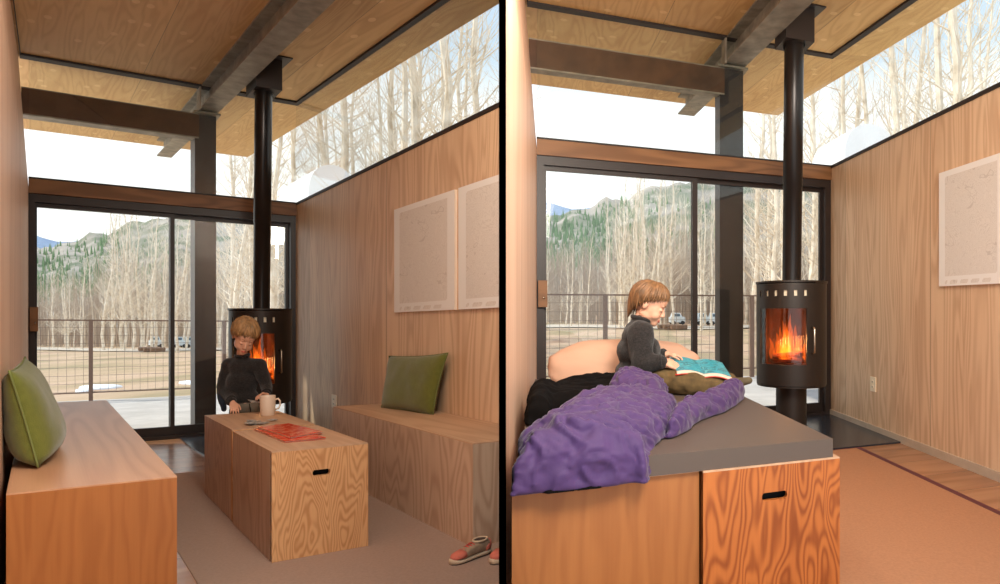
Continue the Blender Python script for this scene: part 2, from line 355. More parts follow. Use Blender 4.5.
def shell(rm):
    Lr = rm.side == 'L'; where = 'left-hand' if Lr else 'right-hand'
    n0 = .9
    b = nb(); box(b, UL-.2, UR+.1, n0, VB+.06, -.12, 0); st('floor', b, MAT['floorL'], rm)
    b = nb(); wl = lambda v, w: UL-.015*(VB-v)-(max(0, w-2.2)*.06)
    q = [(v, w) for v in (n0, VB+.06) for w in (0, 2.2, 3.6)]
    fr_ = {k: b.verts.new((wl(*k), k[0], k[1] if k[1] < 3 else zc(k[0]))) for k in q}; bk = {k: b.verts.new((UL-.2, k[0], k[1] if k[1] < 3 else zc(k[0]))) for k in q}
    v0_, v1_ = n0, VB+.06
    for A in (0, 1):
        w0_, w1_ = (0, 2.2) if A == 0 else (2.2, 3.6)
        b.faces.new([fr_[v0_, w0_], fr_[v1_, w0_], fr_[v1_, w1_], fr_[v0_, w1_]]); b.faces.new([bk[v0_, w0_], bk[v0_, w1_], bk[v1_, w1_], bk[v1_, w0_]])
        for v_ in (v0_, v1_): b.faces.new([fr_[v_, w0_], fr_[v_, w1_], bk[v_, w1_], bk[v_, w0_]])
    for w_ in (0, 3.6): b.faces.new([fr_[v0_, w_], fr_[v1_, w_], bk[v1_, w_], bk[v0_, w_]])
    st('wall_left', b, MAT['wallL'], rm)
    b = nb(); box(b, UR, UR+.12, n0, VB+.06, 0, 2.272); st('wall_right', b, MAT['wall'], rm)
    b = nb(); box(b, UR-.012, UR+.12, n0, VB-.005, 2.272, 2.296); trim(b, MAT['trim'], rm)
    # roof deck: room ceiling and the overhang outside in one sloping plane
    ue, ve = 2.815, 7.2
    b = nb(); hexa(b, [(UL-.2, n0, zc(n0)), (ue, n0, zc(n0)), (ue, ve, zc(ve)), (UL-.2, ve, zc(ve))], [(UL-.2, n0, zc(n0)+.16), (ue, n0, zc(n0)+.16), (ue, ve, zc(ve)+.16), (UL-.2, ve, zc(ve)+.16)]); st('ceiling', b, MAT['ceil'], rm)
    b = nb()   # dark channel the clerestory glass rises into
    Ul = UL-.07; hexa(b, [(Ul, VB-.035, zc(VB)-.022), (UR+.06, VB-.035, zc(VB)-.022), (UR+.06, VB+.03, zc(VB)-.022), (Ul, VB+.03, zc(VB)-.022)], [(Ul, VB-.035, zc(VB-.03)), (UR+.06, VB-.035, zc(VB-.03)), (UR+.06, VB+.03, zc(VB+.03)), (Ul, VB+.03, zc(VB+.03))])
    u0, u1 = UR+.012, UR+.066
    hexa(b, [(u0, n0, zc(n0)-.02), (u1, n0, zc(n0)-.02), (u1, VB, zc(VB)-.02), (u0, VB, zc(VB)-.02)], [(u0, n0, zc(n0)), (u1, n0, zc(n0)), (u1, VB, zc(VB)), (u0, VB, zc(VB))]); trim(b, MAT['trim'], rm)
    g0, g1 = wl(n0, 3)-.018, wl(VB, 3.3); b = nb(); hexa(b, [(g0, n0, zc(n0)-.012), (g0+.006, n0, zc(n0)-.012), (g1+.006, VB, zc(VB)-.012), (g1, VB, zc(VB)-.012)], [(g0, n0, zc(n0)), (g0+.006, n0, zc(n0)), (g1+.006, VB, zc(VB)), (g1, VB, zc(VB))]); trim(b, MAT['trim'], rm)
    b = nb(); box(b, UL, UR, VB-.07, VB+.05, 2.165, 2.285); trim(b, MAT['header'], rm)
    b = nb(); box(b, UL, UR, VB-.075, VB+.06, 2.285, 2.298); trim(b, MAT['trim'], rm)
    # glazing over the header and over the right-hand wall
    win_n[0] += 1; b = nb(); hexa(b, [(UL, VB, 2.298), (UR, VB, 2.298), (UR, VB+.012, 2.298), (UL, VB+.012, 2.298)], [(UL, VB, zc(VB)), (UR+.04, VB, zc(VB)), (UR+.04, VB+.012, zc(VB)), (UL, VB+.012, zc(VB))]); st('window_%d' % win_n[0], b, MAT['glass'], rm)
    win_n[0] += 1; b = nb(); hexa(b, [(UR-.006, n0, 2.296), (UR+.006, n0, 2.296), (UR+.006, VB-.002, 2.296), (UR-.006, VB-.002, 2.296)], [(UR+.034, n0, zc(n0)), (UR+.046, n0, zc(n0)), (UR+.046, VB-.002, zc(VB)), (UR+.034, VB-.002, zc(VB))]); st('window_%d' % win_n[0], b, MAT['glass'], rm)
    # sliding door: frame, two sashes, panes, pull
    door_n[0] += 1; fr = MAT['frame']; b = nb()
    for a in ((UL, -.045, VB-.05, VB+.06, 0, 2.165), (2.352, UR, VB-.05, VB+.06, 0, 2.165), (-.045, 2.352, VB-.05, VB+.06, 2.095, 2.165), (-.045, 2.352, VB-.05, VB+.06, 0, .03)): box(b, *a)
    d = st('door_%d' % door_n[0], b, fr, rm)
    for i, (a0, a1, dv) in enumerate(((-.045, 1.165, .0), (1.12, 2.352, .03))):
        b = nb(); s = .03; e = .05; w0, w1 = .03, 2.095
        l, r = (.016, .042) if i == 0 else (.05, .03)
        for q in ((a0, a0+l, w0, w1), (a1-r, a1, w0, w1), (a0+l, a1-r, w0, w0+.08), (a0+l, a1-r, w1-.035, w1)): box(b, q[0], q[1], VB-.02+dv, VB+.008+dv, q[2], q[3])
        sa = st('door_sash', b, fr, rm, d)
        b = nb(); box(b, a0+l, a1-r, VB-.008+dv, VB-.002+dv, w0+.08, w1-.035); st('pane', b, MAT['glass'], rm, sa)
    b = nb(); box(b, -.085, -.02, VB-.085, VB-.05, 1.0, 1.205); hd = st('door_pull', b, MAT['header'], rm, d, bevel=.004)
    b = nb(); sph(b, (-.045, VB-.09, 1.07), .008); st('lock_pin', b, MAT['chrome'], rm, hd)
    b = nb(); box(b, UR-.012, UR, n0, VB-.05, 0, .055); st('baseboard_right', b, MAT['base'], rm)
    # steel
    t = thing('roof_beam', rm.M(1.52, 4, zc(4)-.215), 'long raw steel roof beam running out over the chimney, %s room' % where, 'beam', 'main steel roof beams')
    b = nb(); ibeam(b, ((1.52, n0, zc(n0)-.214), (1.52, 6.92, zc(6.92)-.214)), .098, .214); st('beam_profile', b, MAT['steel'], rm, t)
    b = nb(); x0, x1 = 1.4, 1.415; hexa(b, [(x0, n0, zc(n0)-.19), (x1, n0, zc(n0)-.19), (x1, 4.85, zc(4.85)-.19), (x0, 4.85, zc(4.85)-.19)], [(x0+.01, n0, zc(n0)-.02), (x1+.01, n0, zc(n0)-.02), (x1+.01, 4.85, zc(4.85)-.02), (x0+.01, 4.85, zc(4.85)-.02)]); 
    b.free()
    b = nb(); box(b, 1.405, 1.42, 4.84, 4.95, 3.11, zc(4.9)); st('end_plate', b, MAT['steel'], rm, t)
    t = thing('cross_beam', rm.M(.6, 4.98, 2.87), 'brown steel cross beam outside the high window, %s room' % where, 'beam', 'brown steel cross beams')
    b = nb(); box(b, UL-.06, 1.425, 4.93, 4.94, 2.875, 3.09); st('beam_web', b, MAT['rust'], rm, t)
    b = nb(); box(b, UL-.06, 1.425, 4.93, 5.03, 2.863, 2.875); box(b, UL-.06, 1.425, 4.93, 5.03, 3.09, 3.1); st('beam_flange', b, MAT['steel'], rm, t)
    t = thing('steel_column', rm.M(1.5, 5.0, 0), 'dark steel column outside the sliding door, %s room' % where, 'column', 'dark steel columns')
    b = nb(); x0, x1, y0_, y1 = 1.385, 1.6, 4.94, 5.1
    for a in ((x0, x0+.014, y0_, y1), (x1-.014, x1, y0_, y1), (x0+.014, x1-.014, 5.0, 5.012)): box(b, a[0], a[1], a[2], a[3], 0, 3.1)
    box(b, x0+.014, x1-.014, 4.94, 4.95, 0, 3.1)
    st('column_profile', b, MAT['colm'], rm, t)
    b = nb(); box(b, 1.36, 1.635, 4.9, 5.12, 3.1, 3.118); st('cap_plate', b, MAT['steel'], rm, t)
    # floor finishes
    e = [(1.2, 4.81), (1.195, 4.6), (1.2, 4.3), (1.225, 4.05), (1.28, 3.85), (1.4, 3.72), (1.6, 3.662), (UR-.012, 3.655), (UR-.012, 4.81)]
    b = nb(); hexa(b, [(p[0], p[1], .0) for p in e[::-1]], [(p[0], p[1], .012) for p in e[::-1]])
    o = obj('hearth_plate', b, MAT['hearth'], None, rm); tag(o, 'dark slate-coloured floor plate under the wood stove, %s room' % where, 'hearth', 'hearth plates')
    r0, r1, q0, q1 = .585, 2.06, 1.0, 3.64
    t = thing('carpet', rm.M(1.3, 2.4, 0), ('mauve-brown carpet under the two box tables' if Lr else 'carpet tinted warm-lit tan, with maroon edge, beside the bed'), 'carpet')
    b = nb(); box(b, r0, r1-.04, q0, q1, 0, .003); st('pile', b, MAT['rug' if Lr else 'rugR'], rm, t)
    b = nb(); box(b, r1-.04, r1, q0, q1, 0, .0035); box(b, 1.0 if not Lr else r0, r1, q1, q1+.015, 0, .0035); st('binding', b, MAT['rugedge'] if not Lr else MAT['rug'], rm, t)
    # power socket
    t = thing('wall_outlet', rm.M(UR, 4.06, .33), 'small beige power outlet on the plywood wall, %s room' % where, 'outlet', 'power outlets')
    b = nb(); box(b, UR-.008, UR, 4.02, 4.1, .325, .44); st('cover_plate', b, MAT['outlet'], rm, t, bevel=.002)
    for w in (.362, .402):
        b = nb(); lathe(b, (0, 0, 0), [(0.001, 0), (.015, 0), (.015, .003), (.001, .003)], 14)
        for v in b.verts: v.co = Vector((UR-.008-v.co.z, 4.06+v.co.x, w+v.co.y))
        so = st('socket', b, MAT['outlet'], rm, t)
        b = nb(); box(b, UR-.0118, UR-.011, 4.052, 4.055, w-.006, w+.006); box(b, UR-.0118, UR-.011, 4.064, 4.067, w-.006, w+.006); st('socket_slot', b, MAT['hole'], rm, so)
    # topographic sheets
    def sheet(v0, v1, lab, red):
        t = thing('wall_map', rm.M(UR, (v0+v1)/2, 1.136), lab, 'map', 'printed maps on the plywood wall')
        b = nb(); nx, nz = 24, 30; w0, w1 = 1.14, 1.885; g = []
        ed = b.verts.layers.float.new('edge')
        for i in range(nx+1):
            row = []
            for j in range(nz+1):
                v = v0+(v1-v0)*i/nx; w = w0+(w1-w0)*j/nz; q = b.verts.new((UR-.022, v, w)); 
                q[ed] = 1.0 if (2.5 < i < nx-2.5 and 2 < j < nz-1.5) or (j == 1 and 2 < i < nx-3 and i % 4) else 0.0; row.append(q)
            g.append(row)
        for i in range(nx):
            for j in range(nz): b.faces.new([g[i][j], g[i+1][j], g[i+1][j+1], g[i][j+1]])
        st('printed_sheet', b, MAT['map'], rm, t)
        b = nb(); box(b, UR-.0215, UR, min(v0, v1), max(v0, v1), w0, w1); st('backing_board', b, MAT['mapb'] if red else MAT['pages'], rm, t)
    if Lr:
        sheet(3.189, 2.588, 'pale topographic map over the long bench, the left and fully visible one', False)
        sheet(2.555, 1.95, 'pale topographic map with red side edge, cut by the black divider', True)
    else:
        sheet(3.189, 2.588, 'pale topographic map on the wall right of the bed and wood stove', False)
def stove(rm, Z, x, busy):
    Lr = rm.side == 'L'; where = 'left-hand' if Lr else 'right-hand'
    u, v, _ = rm.atz(x, Z); base = rm.M(u, v, .012); fr = Frame(base); 
    ppm = F/base.y
    t = thing('wood_stove', base, 'black cylindrical wood stove with burning fire %s' % ('behind the standing child' if Lr else 'at the foot of the bed'), 'stove', None)
    r = .268; z0, z1 = .405, 1.165; th = -PI/2-math.radians(17)   # door direction
    T = fr.T()
    dh = math.radians(57); wh = math.radians(41.5); wz0, wz1 = .565, .975; hz0, hz1 = 1.066, 1.108
    def arc(b, r0, r1, za, zb, a0, a1, n=24):
        pts = []
        for k in range(n+1):
            a = a0+(a1-a0)*k/n; pts.append((math.cos(a), math.sin(a)))
        for k in range(n):
            (c0_, s0), (c1, s1) = pts[k], pts[k+1]
            hexa(b, [(r0*c0_, r0*s0, za), (r1*c0_, r1*s0, za), (r1*c1, r1*s1, za), (r0*c1, r0*s1, za)], [(r0*c0_, r0*s0, zb), (r1*c0_, r1*s0, zb), (r1*c1, r1*s1, zb), (r0*c1, r0*s1, zb)])
    def fin(b, name, mat, p, sm=False):
        apply_T(b, T); return obj(name, b, mat, p, None, smooth=sm)
    b = nb(); arc(b, r-.012, r, z0, z1, th+dh+.01, th-dh-.01+2*PI, 48); body = fin(b, 'stove_body', MAT['stove'], t)
    b = nb(); lathe(b, (0, 0, 0), [(.001, z0-.012), (r-.005, z0-.012), (r-.005, z0), (.001, z0)], 64); fin(b, 'bottom_plate', MAT['stove'], t)
    b = nb(); lathe(b, (0, 0, 0), [(.001, z1), (r+.008, z1), (r+.008, z1+.014), (.001, z1+.014)], 64); fin(b, 'top_plate', MAT['stove'], t)
    b = nb(); R0, R1 = r-.008, r+.004
    arc(b, R0, R1, z0+.004, wz0, th-dh, th+dh, 30); arc(b, R0, R1, wz1, hz0, th-dh, th+dh, 30); arc(b, R0, R1, hz1, z1-.006, th-dh, th+dh, 30)
    arc(b, R0, R1, wz0, wz1, th-dh, th-wh, 8); arc(b, R0, R1, wz0, wz1, th+wh, th+dh, 8)
    hs = [th+math.radians((k-2.5)*16) for k in range(6)]; hw = math.radians(2.6); cur = th-dh
    for a in hs: arc(b, R0, R1, hz0, hz1, cur, a-hw, 4); cur = a+hw
    arc(b, R0, R1, hz0, hz1, cur, th+dh, 4)
    door = fin(b, 'fire_door', MAT['stove'], t)
    for k, a in enumerate(hs):
        b = nb(); arc(b, r-.014, r-.009, hz0-.005, hz1+.005, a-hw*1.5, a+hw*1.5, 3); fin(b, 'air_hole_liner', MAT['outlet'], door)
    b = nb(); arc(b, r-.006, r-.002, wz0, wz1, th-wh, th+wh, 20); fin(b, 'door_glass', MAT['glass'], door)
    b = nb(); a = th+wh+.14; c_, s_ = math.cos(a), math.sin(a)
    q = lambda rr, z: (rr*c_, rr*s_, z)
    tube(b, [q(r, .835), q(r+.035, .838), q(r+.045, .825), q(r+.045, .66), q(r+.035, .648), q(r, .65)], .007, 8); fin(b, 'door_handle', MAT['chrome'], door, True)
    # firebox, logs, flames
    b = nb(); ri = .2; n = 30; a0, a1 = th+wh+.12, th-wh-.12+2*PI; arc(b, ri, ri+.012, wz0-.02, wz1+.02, a0, a1, n)
    lathe(b, (0, 0, 0), [(.001, wz0-.03), (r-.016, wz0-.03), (r-.016, wz0-.015), (.001, wz0-.015)], 40); lathe(b, (0, 0, 0), [(.001, wz1+.02), (r-.016, wz1+.02), (r-.016, wz1+.03), (.001, wz1+.03)], 40)
    fb = fin(b, 'firebox', MAT['brick'], t)
    rnd = random.Random(4)
    for k in range(4):
        b = nb(); an = th+PI/2+rnd.uniform(-.5, .5); cx, cy = math.cos(th)*(.05+.03*(k % 2)), math.sin(th)*(.05+.03*(k % 2)); z = wz0+.02+.03*(k//2)
        L_ = .12; tube(b, [(cx-math.cos(an)*L_, cy-math.sin(an)*L_, z), (cx, cy, z+.008), (cx+math.cos(an)*L_, cy+math.sin(an)*L_, z+rnd.uniform(0, .03))], [.02, .026, .022], 9); fin(b, 'firewood_log', MAT['log'], t)
    b = nb(); ht = b.verts.layers.float.new('heat'); hd = Vector((math.cos(th+PI/2), math.sin(th+PI/2), 0)); od = Vector((math.cos(th), math.sin(th), 0))
    for k in range(44):
        x_ = rnd.gauss(0, .062); x_ = max(-.13, min(.13, x_)); y_ = rnd.uniform(.02, .13); hh = max(.07, (.37-abs(x_)*1.6)*rnd.uniform(.45, 1.0)); w = rnd.uniform(.014, .034)
        if y_ > .1: hh *= .75
        pts = []; rad = []; ph = rnd.uniform(0, 6)
        for i in range(8):
            s = i/7; pts.append(hd*(x_+math.sin(ph+s*5)*.014*s+x_*.15*s)+od*(y_)+Vector((0, 0, wz0+.03+hh*s))); rad.append(w*(math.sin(min(1, s*1.6+.25)*PI*.62))*(1-s)**.7+.0008)
        nv = len(b.verts); tube(b, pts, rad, 7); b.verts.ensure_lookup_table()
        for i, vv in enumerate(b.verts[nv:]):
            s = (i//7)/7; core = max(0, 1-(abs(x_)/.085)**2); vv[ht] = max(0, min(1, core*1.35-s*1.0+.15))
    fin(b, 'flames', MAT['flame'], t, True)
    b = nb(); lathe(b, (0, 0, 0), [(.118, .012), (.118, z0-.012)], 48); fin(b, 'pedestal', MAT['stove'], t, True)
    b = nb(); lathe(b, (0, 0, 0), [(.001, 0), (.25, 0), (.25, .012), (.001, .012)], 64)
    for vv in b.verts: vv.co += Vector((.04, .1, 0))
    fin(b, 'base_disc', MAT['hearth'], t)
    # flue
    top = rm.M(u, v, zc(v)).z-base.z; bt = top-.275
    t2 = thing('chimney_pipe', fr.P(0, 0, z1+.014), 'black stove pipe rising from the stove to the roof, %s room' % where, 'chimney', None)
    fr2 = lambda p_: fr.P(p_[0]+.016*max(0, p_[2]-z1)/1.6+.004, p_[1], p_[2])
    b = nb(); lathe(b, (0, 0, 0), [(.073, z1+.014), (.073, 1.9), (.0755, 1.902), (.0755, bt)], 40); apply_T(b, fr2); obj('flue', b, MAT['pipe'], t2, None, smooth=True)
    b = nb(); lathe(b, (0, 0, 0), [(.085, bt-.02), (.085, bt), (.07, bt)], 40); apply_T(b, fr2); obj('collar', b, MAT['chrome'] if 0 else MAT['pipe'], t2)
    b = nb(); box(b, u-.08, u+.155, v-.09, v+.14, zc(v)-.27, zc(v)+.0); obj('ceiling_support_box', b, MAT['frame'], t2, rm)
    b = nb(); hexa(b, [(u-.15, v-.15, zc(v-.15)-.012), (u+.225, v-.15, zc(v-.15)-.012), (u+.225, v+.2, zc(v+.2)-.012), (u-.15, v+.2, zc(v+.2)-.012)], [(u-.15, v-.15, zc(v-.15)), (u+.225, v-.15, zc(v-.15)), (u+.225, v+.2, zc(v+.2)), (u-.15, v+.2, zc(v+.2))]); obj('flashing_plate', b, MAT['colm'], t2, rm)
    # glow of the fire
    ld = bpy.data.lights.new('fire_light', 'POINT'); ld.energy = 5; ld.color = (1, .45, .15); ld.shadow_soft_size = .06; lo = bpy.data.objects.new('fire_light', ld); C.objects.link(lo); lo.location = fr.P(math.cos(th)*.1, math.sin(th)*.1, .72)
for rm in (L, R): shell(rm)
stove(L, 4.45, 261, True); stove(R, 4.45, 791.2, False)

# the black partition between the two rooms
b = nb(); rd = Vector((TP, 1, 0)); y0p, y1p, t_ = 1.5, 5.25, .0085
pts = [rd*y0p-PN*t_, rd*y0p+PN*t_, rd*y1p+PN*t_, rd*y1p-PN*t_]
hexa(b, [p+Vector((0, 0, -.6)) for p in pts], [p+Vector((0, 0, 4.2)) for p in pts])
o = obj('wall_middle', b, MAT['black']); o['kind'] = 'structure'

# ================================================================ plywood furniture
def plybox(rm, name, label, cat, u0, u1, v0, v1, w1, front, top, side=None, slot=None, group=None, z0=.0):
    """hollow-looking veneered box: carcass with mitred skins; slot = (u centre, w centre) grip cut through the front"""
    t = thing(name, rm.M((u0+u1)/2, (v0+v1)/2, z0), label, cat, group)
    side = side or front; th = .018; TT = .005
    if slot:
        su, sw = slot; a, c = .05, .0135; n = 6; lp = []
        for cx_, a0 in ((su+a-c, -PI/2), (su-a+c, PI/2)):
            for k in range(n+1): lp.append((cx_+math.cos(a0+PI*k/n)*c*.7, sw+math.sin(a0+PI*k/n)*c))
        b = nb()
        for y in (v0, v0+th):
            # ring of faces between the slot loop and the panel's outline
            outer = []
            for (x, z) in lp:
                dx, dz = x-su, z-sw; k = 1e9
                if dx > 0: k = min(k, (u1-su)/dx)
                if dx < 0: k = min(k, (u0-su)/dx)
                if dz > 0: k = min(k, (w1-TT-sw)/dz)
                if dz < 0: k = min(k, (z0-sw)/dz)
                outer.append((su+dx*k, sw+dz*k))
            vi = [b.verts.new((x, y, z)) for x, z in lp]; vo = [b.verts.new((x, y, z)) for x, z in outer]; m = len(lp)
            def per(p_):
                if abs(p_[1]-z0) < 1e-6: return (p_[0]-u0)/(u1-u0)
                if abs(p_[0]-u1) < 1e-6: return 1+(p_[1]-z0)/(w1-TT-z0)
                if abs(p_[1]-(w1-TT)) < 1e-6: return 2+(u1-p_[0])/(u1-u0)
                return 3+(w1-TT-p_[1])/(w1-TT-z0)
            cs = [(u0, z0), (u1, z0), (u1, w1-TT), (u0, w1-TT)]
            for i in range(m):
                j = (i+1) % m; pa, pb = per(outer[i]), per(outer[j])
                if pb < pa-1e-9: pb += 4
                f = [vi[i], vo[i]]
                for k in range(1, 8):
                    if pa+1e-9 < k < pb-1e-9: f.append(b.verts.new((cs[k % 4][0], y, cs[k % 4][1])))
                f += [vo[j], vi[j]]; b.faces.new(f)
            if y == v0: first = vi
        for i in range(m): b.faces.new([first[i], first[(i+1) % m], vi[(i+1) % m], vi[i]])
        obj('front_panel', b, front, t, rm)
        b = nb(); box(b, su-.09, su+.09, v0+th+.02, v0+th+.03, sw-.05, sw+.05); box(b, su-.09, su+.09, v0+th, v0+th+.03, sw+.05, sw+.06); obj('grip_shade', b, MAT['seam'], t, rm)  # near-black plates behind the slot paint the shade inside the box
    else:
        b = nb(); box(b, u0, u1, v0, v0+th, z0, w1-TT); obj('front_panel', b, front, t, rm)
    for q0, q1 in ((u0, u0+th), (u1-th, u1)):
        b = nb(); box(b, q0, q1, v0+th, v1, z0, w1-TT); obj('side_panel', b, side, t, rm)
    b = nb(); box(b, u0+th, u1-th, v1-th, v1, z0, w1-TT); obj('back_panel', b, side, t, rm)
    b = nb(); box(b, u0, u1, v0, v1, w1-TT, w1); o = obj('top_panel', b, top, t, rm, bevel=.0012)
    return t
# --- left-hand room
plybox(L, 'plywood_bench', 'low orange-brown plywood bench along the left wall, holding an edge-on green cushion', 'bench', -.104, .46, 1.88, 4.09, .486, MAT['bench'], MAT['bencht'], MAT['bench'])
plybox(L, 'plywood_bench', 'long pale plywood bench against the right wall under the maps', 'bench', 1.876, UR-.002, 1.915, 3.18, .486, MAT['benchr'], MAT['boxt'])
plybox(L, 'box_table', 'plywood box table with slot grip, carrying the red books', 'table', .935, 1.43, 2.105, 2.605, .486, MAT['boxv'], MAT['boxt'], MAT['benchr'], slot=(1.182, .372), z0=.0035)
plybox(L, 'box_table', 'plywood box table carrying the mug and cards, in front of the child', 'table', .945, 1.44, 2.645, 3.15, .486, MAT['boxv'], MAT['boxt'], MAT['benchr'], z0=.0035)
# --- right-hand room: bed made of the same boxes
plybox(R, 'plywood_bench', 'plain orange-brown plywood bed base box beside left wall, without slot grip', 'bench', -.104, .452, 1.86, 4.09, .48, MAT['bench'], MAT['bencht'], MAT['bench'])
plybox(R, 'storage_box', 'wavy-grained orange plywood bed base box with dark slot grip', 'box', .46, .955, 1.84, 2.335, .48, MAT['boxrv'], MAT['boxt'], slot=(.708, .372), z0=.0)
plybox(R, 'storage_box', 'plywood bed base box hidden under the middle of the mattress', 'box', .46, .955, 2.345, 2.84, .48, MAT['boxrv'], MAT['boxt'], z0=.0)
plybox(R, 'storage_box', 'plywood bed base box hidden under the far end of the mattress', 'box', .46, .955, 2.85, 3.345, .48, MAT['boxrv'], MAT['boxt'], z0=.0)
b = nb(); box(b, UL+.006, .932, 1.848, 4.0, .48, .545); o = obj('mattress', b, MAT['mattress'], None, R, bevel=.006); tag(o, 'flat taupe mattress pad on top of the plywood boxes', 'mattress')

# ================================================================ cushions
def cushion(name, label, cat, c4, th, nrm, mat, pipe, N_=22, group=None, sag=0):
    """c4: four world corners in order (bottom near, bottom far, top far, top near); nrm: outward normal"""
    A, B_, C_, D = [Vector(p) for p in c4]; nrm = (C_-A).cross(D-B_).normalized(); mid = (A+B_+C_+D)/4
    t = thing(name, Vector((mid.x, mid.y, min(p.z for p in (A, B_)))), label, cat, group)
    def pt(s, q, sd):
        x, y = 2*s-1, 2*q-1; pin = .07
        ss = .5+.5*x*(1-pin*(1-y*y)); qq = .5+.5*y*(1-pin*(1-x*x))
        p = A*(1-ss)*(1-qq)+B_*ss*(1-qq)+C_*ss*qq+D*(1-ss)*qq
        h = th*((1-x**4)*(1-y**4))**.55*(1+.25*sag*(-y))
        wr = noise.noise(Vector((p.x*9, p.y*9, p.z*9)))*.008*(1-max(abs(x), abs(y))**6)
        return p+nrm*sd*(h*.5+wr*sd)
    b = nb()
    for sd in (1, -1):
        g = [[b.verts.new(pt(i/N_, j/N_, sd)) for j in range(N_+1)] for i in range(N_+1)]
        for i in range(N_):
            for j in range(N_): b.faces.new([g[i][j], g[i+1][j], g[i+1][j+1], g[i][j+1]])
    bmesh.ops.remove_doubles(b, verts=b.verts, dist=1e-5); obj('cushion_cover', b, mat, t, None, smooth=True)
    b = nb(); rim = [pt(i/N_, 0, 1) for i in range(N_)]+[pt(1, i/N_, 1) for i in range(N_)]+[pt(1-i/N_, 1, 1) for i in range(N_)]+[pt(0, 1-i/N_, 1) for i in range(N_+1)]
    tube(b, rim, .0035, 6); obj('piping', b, pipe, t, None, smooth=True); return t
cushion('throw_pillow', 'plump green wool cushion seen edge-on, leaning on the left wall', 'cushion',
        [W(38, 467, 2.36), W(50, 448, 2.9), W(25, 357, 2.8), W(9, 371, 2.28)], .15, (.86, -.5, .12), MAT['green'], MAT['greenp'], sag=1.2)
cushion('throw_pillow', 'square green cushion leaning on the plywood wall below the maps', 'cushion',
        [W(381, 408.5, 4.22), W(433, 416, 3.86), W(448, 353, 3.84), W(389, 356, 4.46)], .11, (-.55, -.8, .2), MAT['green'], MAT['greenp'])

# ================================================================ people
def rot(yaw, pitch, roll):     # head axes: x = its right... y = face, z = up
    return Matrix.Rotation(yaw, 3, 'Z') @ Matrix.Rotation(roll, 3, 'Y') @ Matrix.Rotation(pitch, 3, 'X')
def head_blobs(b, c, M3, s=1.0):
    g = lambda x, y, z: Vector(c)+M3 @ (Vector((x, y, z))*s)
    e = lambda p, r: sph(b, g(*p), [q*s for q in r], M3, 3)
    m0 = b; b = nb(); e2 = lambda p, r: sph(b, g(*p), [q*s for q in r], M3, 3)
    e2((0, -.012, .022), (.071, .088, .082)); e2((0, .026, -.018), (.060, .060, .066)); e2((0, .040, -.052), (.044, .046, .042)); e2((0, .064, -.080), (.026, .023, .022)); e2((0, .052, .034), (.056, .034, .044))
    for sx in (-1, 1): e2((sx*.029, .052, -.040), (.027, .030, .028)); e2((sx*.030, .012, -.056), (.026, .042, .028))
    b = voxel('h', b, .004*s, 22); me = bpy.data.meshes.new('h'); b.to_mesh(me); b.free(); b = m0; b.from_mesh(me); bpy.data.meshes.remove(me)
    for sx in (-1, 1):
        e((sx*.068, -.008, -.012), (.009, .015, .023)); e((sx*.028, .071, -.004), (.015, .012, .010)); e((sx*.024, .075, .018), (.021, .009, .006))
    cap(b, g(0, .080, .002), .007*s, g(0, .094, -.027), .0095*s); e((.008, .090, -.031), (.006, .007, .0055)); e((-.008, .090, -.031), (.006, .007, .0055))
    e((0, .079, -.055), (.018, .011, .006)); e((0, .077, -.064), (.015, .011, .007))
    return g
def face_parts(g, M3, c, s, par, smile=0):
    for sx, n in ((-1, 0), (1, 1)):
        b = nb(); pts = []
        for k in range(7):
            q = k/6; pts.append(g(sx*(.014+.028*q), .0835-.010*q-.004*(q-.5)**2*4, -.008-.004*math.sin(PI*q)))
        tube(b, pts, [.0006, .0014, .0018, .0019, .0018, .0014, .0006], 6); obj('eyelash', b, MAT['lash'], par, None, smooth=True)
        b = nb(); pts = [g(sx*(.012+.032*k/6), .0855-.013*k/6, .020+.006*math.sin(PI*k/6)) for k in range(7)]
        tube(b, pts, [.0008, .0018, .002, .002, .0018, .0014, .0006], 6); obj('eyebrow', b, MAT['brow'], par, None, smooth=True)
    b = nb(); pts = [g((k/8-.5)*.034, .0925-.006*abs(k/4-1)**2-.004, -.057-smile*.004*(1-abs(k/4-1))) for k in range(9)]
    tube(b, pts, [.0008, .0025, .0036, .004, .0036, .004, .0036, .0025, .0008], 7)
    pts = [g((k/8-.5)*.03, .0905-.006*abs(k/4-1)**2-.003, -.063-smile*.004*(1-abs(k/4-1))) for k in range(9)]
    tube(b, pts, [.0008, .003, .0042, .0046, .0046, .0046, .0042, .003, .0008], 7); obj('lips', b, MAT['lip'], par, None, smooth=True)
